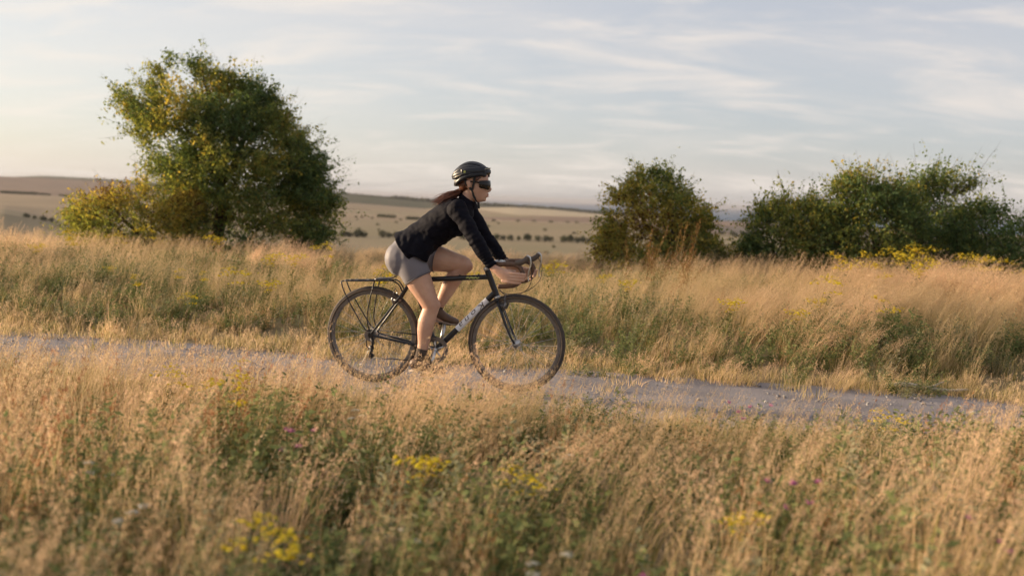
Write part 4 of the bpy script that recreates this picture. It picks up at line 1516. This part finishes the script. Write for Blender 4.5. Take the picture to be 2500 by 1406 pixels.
R_ = dict(
    skin=skin_mat(),
    jersey=principled('navy_black_jersey', (0.0042, 0.0042, 0.0085), (0.006, 0.0058, 0.0105), 0.8, 18, bump=0.15, bscale=400, spec=0.12),
    shorts=principled('taupe_lycra', (0.175, 0.160, 0.178), (0.145, 0.138, 0.158), 0.6, 6, bump=0.1, bscale=500, spec=0.3, sheen=0.2),
    hem=principled('short_grip', (0.09, 0.082, 0.092), (0.075, 0.07, 0.08), 0.6, 40),
    sock=principled('brown_sock', (0.07, 0.045, 0.03), (0.05, 0.035, 0.025), 0.9, 60),
    shoe=principled('brown_leather_shoe', (0.12, 0.065, 0.035), (0.07, 0.038, 0.022), 0.5, 25, bump=0.2),
    sole=principled('shoe_sole', (0.35, 0.28, 0.22), (0.25, 0.2, 0.16), 0.7, 40),
    hair=principled('auburn_hair', (0.13, 0.040, 0.016), (0.06, 0.02, 0.010), 0.45, 60, spec=0.5),
    shell=principled('black_helmet_shell', (0.012, 0.014, 0.020), (0.018, 0.020, 0.026), 0.38, 30, spec=0.35),
    foam=principled('helmet_foam', (0.012, 0.012, 0.013), (0.02, 0.02, 0.02), 0.9, 80),
    rimc=principled('helmet_edge_trim', (0.34, 0.30, 0.20), (0.26, 0.23, 0.16), 0.5, 60),
    strap=principled('black_strap', (0.012, 0.012, 0.013), (0.02, 0.02, 0.02), 0.8, 80),
    lens=principled('dark_brown_lens', (0.012, 0.007, 0.006), (0.010, 0.007, 0.006), 0.22, 10, spec=0.3),
    lip=principled('lips', (0.36, 0.13, 0.11), (0.30, 0.11, 0.09), 0.45, 60),
)
YF = (0, 1, 0)          # tubes: first radius = sideways (y), second = in the side-view plane
HIP_N, KNEE_N, ANK_N = (0.25, -0.082, 0.92), (0.448, -0.092, 0.570), (0.383, -0.103, 0.225)
HIP_F, KNEE_F, ANK_F = (0.25, 0.082, 0.92), (0.625, 0.095, 0.855), (0.415, 0.108, 0.512)
SH_N, EL_N, WR_N = (0.625, -0.158, 1.240), (0.770, -0.222, 1.045), (0.888, -0.212, 0.868)
SH_F, EL_F, WR_F = (0.625, 0.158, 1.240), (0.748, 0.195, 1.050), (0.888, 0.212, 0.868)
TORSO = [((0.225, 0, 0.845), (0.130, 0.085)), ((0.240, 0, 0.895), (0.160, 0.138)), ((0.300, 0, 0.985), (0.148, 0.128)), ((0.360, 0, 1.045), (0.130, 0.114)), ((0.455, 0, 1.115), (0.138, 0.116)),
         ((0.555, 0, 1.195), (0.158, 0.119)), ((0.620, 0, 1.255), (0.150, 0.092)), ((0.652, 0, 1.305), (0.075, 0.060))]


def head_shift(p):
    t = min(1.0, max(0.0, (p[2] - 1.27) / 0.05)) if p[0] > 0.5 else 0.0
    return (p[0] + 0.008 * t, p[1], p[2] - 0.012 * t)


def lerp3(a, b, t):
    return tuple(a[i] + (b[i] - a[i]) * t for i in range(3))


def leg(mb, hip, knee, ank, g=0.0, t0=-1.0, t1=1.0):
    K = [(-0.2, (0.045, 0.06)), (-0.08, (0.066, 0.085)), (0.05, (0.078, 0.100)), (0.25, (0.083, 0.100)), (0.55, (0.074, 0.088)), (0.8, (0.060, 0.070)), (1.0, (0.053, 0.060))]
    P, Q = [], []
    for t, (a, b) in K:
        if t0 <= t <= t1:
            P.append(lerp3(hip, knee, t)); Q.append((a + g, b + g))
    mb.tube(P, Q, 20, ref=YF)
    if t1 >= 1.0:
        mb.ball(knee, (0.052 + g, 0.052 + g, 0.056 + g))
        C = [(0, (0.050, 0.055)), (0.15, (0.050, 0.056)), (0.32, (0.054, 0.060)), (0.5, (0.049, 0.054)), (0.75, (0.036, 0.040)), (0.92, (0.030, 0.034)), (1.0, (0.031, 0.036))]
        kd = (Vector(ank) - Vector(knee)).normalized()
        back = Vector((kd.z, 0, -kd.x))
        back = back if back.x < 0 else -back
        P, Q = [], []
        for t, r in C:
            bulge = 0.013 * math.sin(math.pi * min(1, t / 0.7)) if t < 0.7 else 0
            P.append(Vector(lerp3(knee, ank, t)) + back * bulge); Q.append(r)
        mb.tube(P, Q, 20, ref=YF)


def arm(mb, sh, el, wr, g=0.0, gw=None):
    P = [lerp3(sh, el, t) for t in (0, 0.3, 0.6, 1.0)] + [lerp3(el, wr, t) for t in (0.25, 0.5, 0.8, 1.0)]
    Rr = [0.050, 0.044, 0.040, 0.036, 0.038, 0.034, 0.027, 0.024]
    gg = gw or [g] * 8
    mb.tube(P, [r + q for r, q in zip(Rr, gg)], 18, ref=YF)
    mb.ball(sh, 0.056 + gg[0])
    mb.ball(el, 0.036 + gg[3])


def hand(mb, s):
    """five fingers closed on the hook of the bar"""
    y = 0.214 * s
    o = 0.020 * s                                   # outward
    wr = WR_N if s < 0 else WR_F
    mb.tube([wr, (0.925, y + o * 0.5, 0.850), (0.965, y + o * 0.9, 0.832), (1.005, y + o * 1.1, 0.812), (1.028, y + o * 1.1, 0.802)],
            [(0.024, 0.026), (0.022, 0.030), (0.019, 0.040), (0.018, 0.043), (0.014, 0.040)], 16, ref=YF)
    for k, (dz, ln) in enumerate([(0.030, 0.94), (0.010, 1.0), (-0.010, 0.96), (-0.029, 0.80)]):
        bx, bz = 1.018 - 0.010 * k, 0.808 + dz
        cx = 1.094 - 0.006 * k - (0.012 if k == 3 else 0)
        pts = [(bx - 0.03, y + o * 1.1, bz + 0.006), (bx, y + o * 1.45, bz), (bx + (cx - bx) * 0.55 * ln, y + o * 1.55, bz - 0.002), (cx + 0.012 * ln, y + o * 0.95, bz - 0.005), (cx + 0.020 * ln, y - o * 0.1, bz - 0.007), (cx + 0.008, y - o * 0.9, bz - 0.008)]
        mb.tube(smooth_path(pts, 3), [0.0105] * 6 + [0.0098] * 6 + [0.0085] * 4, 10)
    th = [(0.94, y - o * 0.2, 0.858), (0.975, y - o * 0.9, 0.852), (1.01, y - o * 1.25, 0.846), (1.045, y - o * 1.1, 0.846)]
    mb.tube(smooth_path(th, 3), [0.015] * 3 + [0.0125] * 3 + [0.011] * 3 + [0.0095], 10)


mb = MB()
for (c, (a, b)) in [(None, (0, 0))][:0]:
    pass
mb.tube([c for c, r in TORSO], [(r[0] - 0.014, r[1] - 0.018) for c, r in TORSO], 24, ref=YF)
leg(mb, HIP_N, KNEE_N, ANK_N)
leg(mb, HIP_F, KNEE_F, ANK_F)
arm(mb, SH_N, EL_N, WR_N)
arm(mb, SH_F, EL_F, WR_F)
hand(mb, -1)
hand(mb, 1)
for kn, ax in ((KNEE_N, (0.026, 0.012)), (KNEE_F, (0.024, -0.010))):
    mb.ball((kn[0] + ax[0], kn[1], kn[2] + ax[1]), (0.036, 0.034, 0.040))
# feet inside the shoes
mb.tube([ANK_N, (0.37, -0.104, 0.165), (0.44, -0.106, 0.142), (0.53, -0.108, 0.132)], [0.033, 0.035, 0.03, 0.02], 12, ref=YF)
mb.tube([ANK_F, (0.405, 0.109, 0.475), (0.46, 0.112, 0.455), (0.54, 0.114, 0.437)], [0.033, 0.033, 0.028, 0.02], 12, ref=YF)
# neck and head
mb.tube([(0.625, 0, 1.265), (0.648, 0, 1.325), (0.664, 0, 1.375), (0.672, 0, 1.42)], [0.055, 0.050, 0.050, 0.054], 18, ref=YF)
mb.ball((0.690, 0, 1.463), (0.095, 0.073, 0.096), 20, 14)
SEC = [(1.515, 0.770, 0.62, 0.066), (1.49, 0.781, 0.615, 0.070), (1.462, 0.786, 0.612, 0.071), (1.436, 0.782, 0.618, 0.070), (1.42, 0.780, 0.628, 0.069), (1.395, 0.786, 0.64, 0.067),
       (1.372, 0.783, 0.655, 0.062), (1.352, 0.779, 0.665, 0.056), (1.335, 0.775, 0.675, 0.050), (1.320, 0.767, 0.690, 0.040), (1.309, 0.757, 0.700, 0.028), (1.302, 0.742, 0.708, 0.016)]
V, nseg = [], 24
for z, xf, xb, hw in SEC:
    cx, rx = xb + (xf - xb) * 0.45, None
    for k in range(nseg):
        a = 2 * math.pi * k / nseg
        ca, sa = math.cos(a), math.sin(a)
        rx = (xf - cx) if ca > 0 else (cx - xb)
        V.append((cx + rx * ca, hw * math.copysign(abs(sa) ** 0.85, sa), z))
Fc = [tuple(range(nseg))] + [tuple((len(SEC) - 1) * nseg + k for k in range(nseg))[::-1]]
for i in range(len(SEC) - 1):
    for k in range(nseg):
        l = (k + 1) % nseg
        Fc.append((i * nseg + k, (i + 1) * nseg + k, (i + 1) * nseg + l, i * nseg + l))
mb.add(V, Fc)
mb.tube([(0.776, 0, 1.438), (0.788, 0, 1.415), (0.804, 0, 1.391), (0.802, 0, 1.382)], [0.008, 0.010, 0.0125, 0.012], 10)      # nose
for s in (-1, 1):
    mb.ball((0.789, 0.010 * s, 1.383), (0.010, 0.009, 0.008))
    mb.ball((0.757, 0.036 * s, 1.392), (0.022, 0.020, 0.018))                   # cheek
    mb.ball((0.668, 0.073 * s, 1.425), (0.019, 0.010, 0.031))                   # ear
    mb.ball((0.660, 0.078 * s, 1.436), (0.012, 0.008, 0.018))
mb.ball((0.781, 0, 1.361), (0.009, 0.020, 0.007))
mb.ball((0.780, 0, 1.347), (0.009, 0.018, 0.007))
mb.ball((0.760, 0, 1.322), (0.016, 0.019, 0.013))
mb.v = [head_shift(p) for p in mb.v]
rider = remesh(mb, 'person', R_['skin'], 0.0042, 3, 0.5)
rider.location = (ORG.x, ORG.y, BIKE_Z)
rider.rotation_euler = (0, 0, -YAW)
tag(rider, 'cyclist in black helmet, dark jersey and grey shorts leaning over the drop handlebars', 'person')
mb = MB().ball((0.7875, 0, 1.3605), (0.005, 0.017, 0.0045)).ball((0.7865, 0, 1.3475), (0.0055, 0.016, 0.005))
mb.build('lips', R_['lip'], rider)

# jersey
def wrinkle(amp, sc, seed):
    def f(co, nr):
        d = np.array([mnoise.noise((p[0] * sc[0] + seed, p[1] * sc[1], p[2] * sc[2])) + 0.5 * mnoise.noise((p[0] * sc[0] * 2.3, p[1] * sc[1] * 2.3 + seed, p[2] * sc[2] * 2.3)) for p in co])
        return co + nr * (d * amp)[:, None]
    return f


mb = MB()
T2 = [((0.262, 0, 0.935), (0.166, 0.150))] + [(c, (r[0] + 0.014, r[1] + 0.006)) for c, r in TORSO[2:-1]] + [((0.642, 0, 1.288), (0.085, 0.068)), ((0.646, 0, 1.305), (0.066, 0.060))]
# lift the hem: start above the hips
T2[0] = ((0.250, 0, 0.945), (0.200, 0.153))
T2[1] = (T2[1][0], (0.176, T2[1][1][1]))
mb.tube([c for c, r in T2], [r for c, r in T2], 28, ref=YF)
for s in (-1, 1):
    mb.tube([(0.42, 0.075 * s, 1.075), (0.36, 0.092 * s, 0.985), (0.322, 0.098 * s, 0.915)], [(0.06, 0.06), (0.080, 0.085), (0.090, 0.092)], 20, ref=YF)
    mb.ball((0.585, 0.062 * s, 1.120), (0.070, 0.068, 0.070))
arm(mb, SH_N, EL_N, lerp3(EL_N, WR_N, 0.97), gw=[0.014, 0.014, 0.014, 0.014, 0.013, 0.012, 0.012, 0.012])
arm(mb, SH_F, EL_F, lerp3(EL_F, WR_F, 0.97), gw=[0.014, 0.014, 0.014, 0.014, 0.013, 0.012, 0.012, 0.012])
def jersey_folds(co, nr):
    co = wrinkle(0.0065, (15, 6, 21), 4.0)(co, nr)
    co = co + nr * (0.0022 * np.sin((co[:, 0] * 0.8 + co[:, 2] * 0.6) * 150 + 5 * np.sin(co[:, 1] * 18)) * np.exp(-((co[:, 2] - 1.02) / 0.05) ** 2))[:, None]
    # gathers towards the cuffs
    for el in (EL_N, EL_F):
        d = np.linalg.norm(co - np.array(el), axis=1)
        co = co + nr * (0.003 * np.sin((co[:, 0] * 0.55 - co[:, 2] * 0.83) * 170) * np.exp(-(d / 0.07) ** 2))[:, None]
    for wr in (WR_N, WR_F):
        d = np.linalg.norm(co - np.array(wr), axis=1)
        t = d
        k = np.exp(-(d / 0.10) ** 2)
        co = co + nr * (0.004 * np.sin(t * 330) * k)[:, None]
    return co
remesh(mb, 'jersey', R_['jersey'], 0.0055, 4, 0.5, rider, jersey_folds)
# raised collar
mb = MB()
V, F = [], []
for i in range(28):
    a = 2 * math.pi * i / 28
    for r_, dz in ((0.060, 0.0), (0.058, 0.035), (0.053, 0.035), (0.055, 0.0)):
        V.append((0.648 + 0.30 * dz + r_ * math.cos(a) * 0.95, r_ * math.sin(a), 1.288 + dz - 0.62 * r_ * math.cos(a)))
for i in range(28):
    j = (i + 1) % 28
    for q in range(4):
        w = (q + 1) % 4
        F.append((i * 4 + q, i * 4 + w, j * 4 + w, j * 4 + q))
mb.add(V, F).build('collar', R_['jersey'], rider)

# shorts
mb = MB()
mb.tube([c for c, r in TORSO[:4]], [(r[0] + 0.004, r[1] + 0.005) for c, r in TORSO[:4]], 28, ref=YF)
for hip, knee, t1 in ((HIP_N, KNEE_N, 0.47), (HIP_F, KNEE_F, 0.46)):
    P = [lerp3(hip, knee, t) for t in (-0.22, -0.08, 0.08, 0.25, t1)]
    mb.tube(P, [(0.035, 0.05), (0.068, 0.086), (0.088, 0.106), (0.090, 0.107), (0.083, 0.099)], 24, ref=YF)
for s in (-1, 1):
    mb.ball((0.208, 0.072 * s, 0.885), (0.114, 0.098, 0.120))
    mb.ball((0.268, 0.078 * s, 0.895), (0.112, 0.096, 0.112))
remesh(mb, 'shorts', R_['shorts'], 0.006, 26, 0.5, rider, wrinkle(0.0016, (14, 10, 14), 9.0))

for hip, knee, t1 in ((HIP_N, KNEE_N, 0.462), (HIP_F, KNEE_F, 0.452)):
    c = Vector(lerp3(hip, knee, t1))
    ax = (Vector(knee) - Vector(hip)).normalized()
    n1 = Vector((-ax.z, 0, ax.x))
    MB().tube([c + Vector((0, 0.0812 * math.sin(2 * math.pi * k / 40), 0)) + n1 * (0.0972 * math.cos(2 * math.pi * k / 40)) for k in range(40)], [(0.0035, 0.0035)] * 40, 8, closed=True).build('hem', R_['hem'], rider)
# socks and shoes
def foot(ank, heel, toe, y):
    h, t = Vector(heel), Vector(toe)
    ax = (t - h).normalized()
    up = Vector((-ax.z, 0, ax.x))
    L = (t - h).length
    K = [(0.0, 0.012, 0.022, 0.026), (0.08, 0.018, 0.030, 0.040), (0.22, 0.026, 0.034, 0.050), (0.36, 0.024, 0.035, 0.048), (0.52, 0.010, 0.039, 0.036), (0.70, 0.000, 0.043, 0.029), (0.86, -0.003, 0.039, 0.024), (0.96, -0.005, 0.027, 0.018), (1.0, -0.006, 0.014, 0.010)]
    P = [h + ax * (L * k[0]) + up * k[1] for k in K]
    mb = MB().tube(P, [(k[2], k[3]) for k in K], 20, ref=YF)
    sh = remesh(mb, 'shoe', R_['shoe'], 0.005, 3, 0.5, rider)
    mb = MB()
    P = [h + ax * (L * q) + up * -0.026 for q in (0.02, 0.15, 0.4, 0.65, 0.85, 0.98)]
    mb.tube(P, [(0.028, 0.009), (0.035, 0.010), (0.034, 0.009), (0.043, 0.009), (0.038, 0.009), (0.02, 0.008)], 14, ref=YF)
    mb.build('sole', R_['sole'], sh)
    for q in (0.46, 0.54, 0.62):
        c = h + ax * (L * q) + up * (0.030 - 0.10 * (q - 0.46))
        MB().tube([c + Vector((0, -0.026, -0.012)), c + Vector((0, 0, 0.012)), c + Vector((0, 0.026, -0.012))], 0.003, 6).build('lace', R_['sole'], sh)
    k = Vector(ank)
    top = k + Vector((0.012, 0, 0.052)) if y < 0 else k + Vector((0.03, 0, 0.05))
    MB().tube([top, k, k.lerp(h + ax * (L * 0.25), 0.6)], [(0.0345, 0.0385), (0.036, 0.040), (0.036, 0.042)], 18, ref=YF).build('sock', R_['sock'], rider)


foot(ANK_N, (0.312, -0.106, 0.148), (0.568, -0.112, 0.137), -1)
foot(ANK_F, (0.352, 0.110, 0.490), (0.592, 0.118, 0.452), 1)

# helmet: longitudinal ribs with open vents over a dark liner
HC, HRX, HRY, HRZ = Vector((0.668, 0, 1.462)), 0.132, 0.092, 0.110
def hp(t, th, k=1.0, low=0.0):
    zf = math.sin(t) ** (1.45 if t > math.pi / 2 else 1.0)
    return HC + Vector((HRX * k * math.cos(t), HRY * k * math.sin(t) * math.sin(th), HRZ * k * zf * math.cos(th) - low))
hel = MB()
tilt = 0.0
for th_d in (-66, -44, -22, 0, 22, 44, 66):
    th = R(th_d)
    t0 = R(27 + 0.10 * abs(th_d)); t1 = R(163 - 0.05 * abs(th_d))
    P = [hp(t0 + (t1 - t0) * i / 16, th) for i in range(17)]
    wdt = 0.0185 if abs(th_d) < 60 else 0.021
    hel.tube(P, [(0.010, wdt * (0.55 + 0.45 * math.sin(math.pi * min(1, max(0, i / 16))) ** 0.5)) for i in range(17)], 10, ref=(0, math.sin(th), math.cos(th)))
for t_d in (58, 98, 136):
    P = [hp(R(t_d), R(a), 0.97) for a in range(-66, 67, 11)]
    hel.tube(P, [(0.008, 0.007)] * len(P), 8, ref=(1, 0, 0))
# lower edge: brow, temples, down behind the ear to the nape
for s in (-1, 1):
    E_ = [(0.792, 0.0, 1.514), (0.782, 0.034 * s, 1.508), (0.752, 0.068 * s, 1.497), (0.705, 0.089 * s, 1.487), (0.655, 0.092 * s, 1.475), (0.610, 0.084 * s, 1.452), (0.578, 0.060 * s, 1.432), (0.562, 0.03 * s, 1.424), (0.558, 0.0, 1.424)]
    hel.tube(smooth_path(E_, 4), [(0.016, 0.010)] * 33, 10, ref=(0, 0, 1))
    E_ = [(0.700, 0.092 * s, 1.492), (0.640, 0.094 * s, 1.492), (0.585, 0.074 * s, 1.470), (0.550, 0.036 * s, 1.462), (0.545, 0.0, 1.462)]
    hel.tube(smooth_path(E_, 4), [(0.009, 0.009)] * 17, 8, ref=(0, 0, 1))
    # side panel over the temple
    E_ = [(0.770, 0.058 * s, 1.520), (0.72, 0.086 * s, 1.513), (0.66, 0.093 * s, 1.508), (0.62, 0.09 * s, 1.50)]
    hel.tube(smooth_path(E_, 4), [(0.027, 0.009)] * 13, 8, ref=(0, 0, 1))
helmet = hel.build('helmet', R_['shell'], rider)
lb = MB().ball(HC + Vector((0.008, 0, 0.0)), (HRX * 0.86, HRY * 0.93, HRZ * 0.88), 28, 18)
lme = lb.mesh('helmet_liner', R_['foam'])
bm = bmesh.new(); bm.from_mesh(lme)
bmesh.ops.bisect_plane(bm, geom=bm.verts[:] + bm.edges[:] + bm.faces[:], plane_co=(0.668, 0, 1.480), plane_no=Vector((0.28, 0, -1.0)).normalized(), clear_outer=True)
bm.to_mesh(lme); bm.free()
link('liner', lme, helmet)
for s in (-1, 1):       # light inner edges of the rear vents
    for pts in ([(0.628, 0.094 * s, 1.505), (0.624, 0.0945 * s, 1.492), (0.612, 0.092 * s, 1.480), (0.585, 0.080 * s, 1.474), (0.552, 0.045 * s, 1.471)], [(0.612, 0.089 * s, 1.466), (0.605, 0.086 * s, 1.455), (0.585, 0.074 * s, 1.447), (0.560, 0.045 * s, 1.444)]):
        MB().tube(smooth_path(pts, 4), 0.0036, 6).build('vent_trim', R_['rimc'], helmet)
    for pts in ([(0.795, 0.012 * s, 1.538), (0.775, 0.045 * s, 1.530), (0.748, 0.066 * s, 1.526)],):
        MB().tube(smooth_path(pts, 4), 0.0032, 6).build('vent_trim', R_['rimc'], helmet)
    MB().tube([(0.643, 0.097 * s, 1.506), (0.643, 0.102 * s, 1.506)], 0.0085, 14).build('badge', B_['lime'], helmet, sharp=30)
    # straps: front and rear webbing meet under the ear, then run to the chin
    j = (0.690, 0.070 * s, 1.385)
    for pts in ([(0.712, 0.083 * s, 1.482), (0.703, 0.080 * s, 1.43), j], [(0.640, 0.084 * s, 1.468), (0.655, 0.080 * s, 1.42), j], [j, (0.702, 0.058 * s, 1.345), (0.716, 0.030 * s, 1.314), (0.722, 0.0, 1.305)]):
        MB().tube(smooth_path(pts, 4), [(0.0025, 0.0075)] * (4 * (len(pts) - 1) + 1), 8, ref=(0, 1, 0)).build('strap', R_['strap'], helmet)
MB().tube(smooth_path([(0.722, -0.008, 1.305), (0.727, -0.012, 1.285), (0.729, -0.013, 1.262)], 3), [(0.003, 0.008)] * 7, 8, ref=(0, 1, 0)).build('strap_end', R_['strap'], helmet)

# wrap sunglasses
V, F = [], []
nn, rows = 25, 7
for i in range(nn):
    ph = R(-80 + 160 * i / (nn - 1))
    for k in range(rows):
        f = k / (rows - 1)
        cut = 0.016 * (abs(ph) / 1.4) ** 2
        z = (1.391 + cut * 0.9 + 0.007 * math.exp(-(ph / 0.16) ** 2)) * (1 - f) + (1.454 - cut * 0.3) * f
        bul = 0.004 * math.sin(math.pi * f)
        V.append((0.728 + (0.069 + bul) * math.cos(ph), (0.0765 + bul) * math.sin(ph), z))
for i in range(nn - 1):
    for k in range(rows - 1):
        F.append((i * rows + k, (i + 1) * rows + k, (i + 1) * rows + k + 1, i * rows + k + 1))
o = MB().add(V, F).build('sunglasses', R_['lens'], rider)
md = o.modifiers.new('thick', 'SOLIDIFY'); md.thickness = 0.003; md.offset = 0
for s in (-1, 1):
    MB().tube(smooth_path([(0.742, 0.0765 * s, 1.438), (0.70, 0.0775 * s, 1.442), (0.665, 0.076 * s, 1.440), (0.65, 0.074 * s, 1.425)], 3), [(0.002, 0.005)] * 10, 8, ref=(0, 1, 0)).build('temple_arm', R_['lens'], o)

# hair: cap under the helmet and a windblown ponytail
mb = MB()
mb.ball((0.636, 0, 1.428), (0.058, 0.071, 0.062), 16, 10)
for s in (-1, 1):
    mb.tube([(0.735, 0.066 * s, 1.482), (0.715, 0.0735 * s, 1.462), (0.695, 0.0755 * s, 1.435)], [(0.005, 0.018), (0.005, 0.017), (0.004, 0.008)], 8, ref=YF)
mb.ball((0.607, 0, 1.392), (0.024, 0.026, 0.024))
hg = np.random.default_rng(31)
for k in range(150):
    w = hg.normal(0, 1, 3)
    fly = hg.random() < 0.30
    e = 1.9 if fly else 1.0
    pts = [(0.612, 0.010 * w[0], 1.395), (0.590, -0.012 + 0.018 * w[0], 1.366 + 0.008 * w[1]), (0.550 + 0.01 * w[2], -0.035 + 0.022 * w[0] * e, 1.340 + 0.009 * w[1] * e),
           (0.500 + 0.012 * w[2], -0.045 + 0.026 * w[0] * e, 1.314 + 0.010 * w[1] * e), (0.474 + 0.016 * w[2], -0.05 + 0.03 * w[0] * e, 1.296 + 0.010 * w[1] * e + 0.006 * w[0]), (0.450 + 0.020 * w[2], -0.05 + 0.034 * w[0], 1.284 + 0.012 * w[1] * e)]
    q = smooth_path(pts, 3)
    mb.tube(q, [(0.0032 if not fly else 0.0013) * (1 - 0.75 * i / (len(q) - 1)) for i in range(len(q))], 5, cap=False)
mb.build('hair', R_['hair'], rider)
for o in list(rider.children_recursive):
    if o.name.split('.')[0] in ('lips', 'helmet', 'liner', 'vent_trim', 'badge', 'strap', 'strap_end', 'sunglasses', 'temple_arm', 'hair'):
        for v in o.data.vertices:
            k = 1.0
            if o.name.startswith('hair'):
                k = min(1.0, max(0.0, (v.co.x - 0.50) / 0.1))
            v.co.x += 0.008 * k
            v.co.z -= 0.012 * k

# ------------------------------------------------------------------ the air: even thin haze round the whole scene
def build_haze():
    mb = MB()
    z0, z1 = SEA_Z - 1.5, 48.0
    mb.box((0, 0, (z0 + z1) / 2), (41000, 41000, (z1 - z0) / 2))
    m, nt = new_mat('haze_air')
    out = nt.nodes.new('ShaderNodeOutputMaterial')
    v = nt.nodes.new('ShaderNodeVolumePrincipled')
    v.inputs['Color'].default_value = (0.44, 0.45, 0.51, 1)
    v.inputs['Density'].default_value = HAZE
    v.inputs['Anisotropy'].default_value = 0.2
    nt.links.new(v.outputs[0], out.inputs['Volume'])
    tag(mb.build('haze', m, smooth=False), 'thin pale summer evening haze over the downs', 'haze', kind='stuff')


HAZE = 6e-5
build_haze()
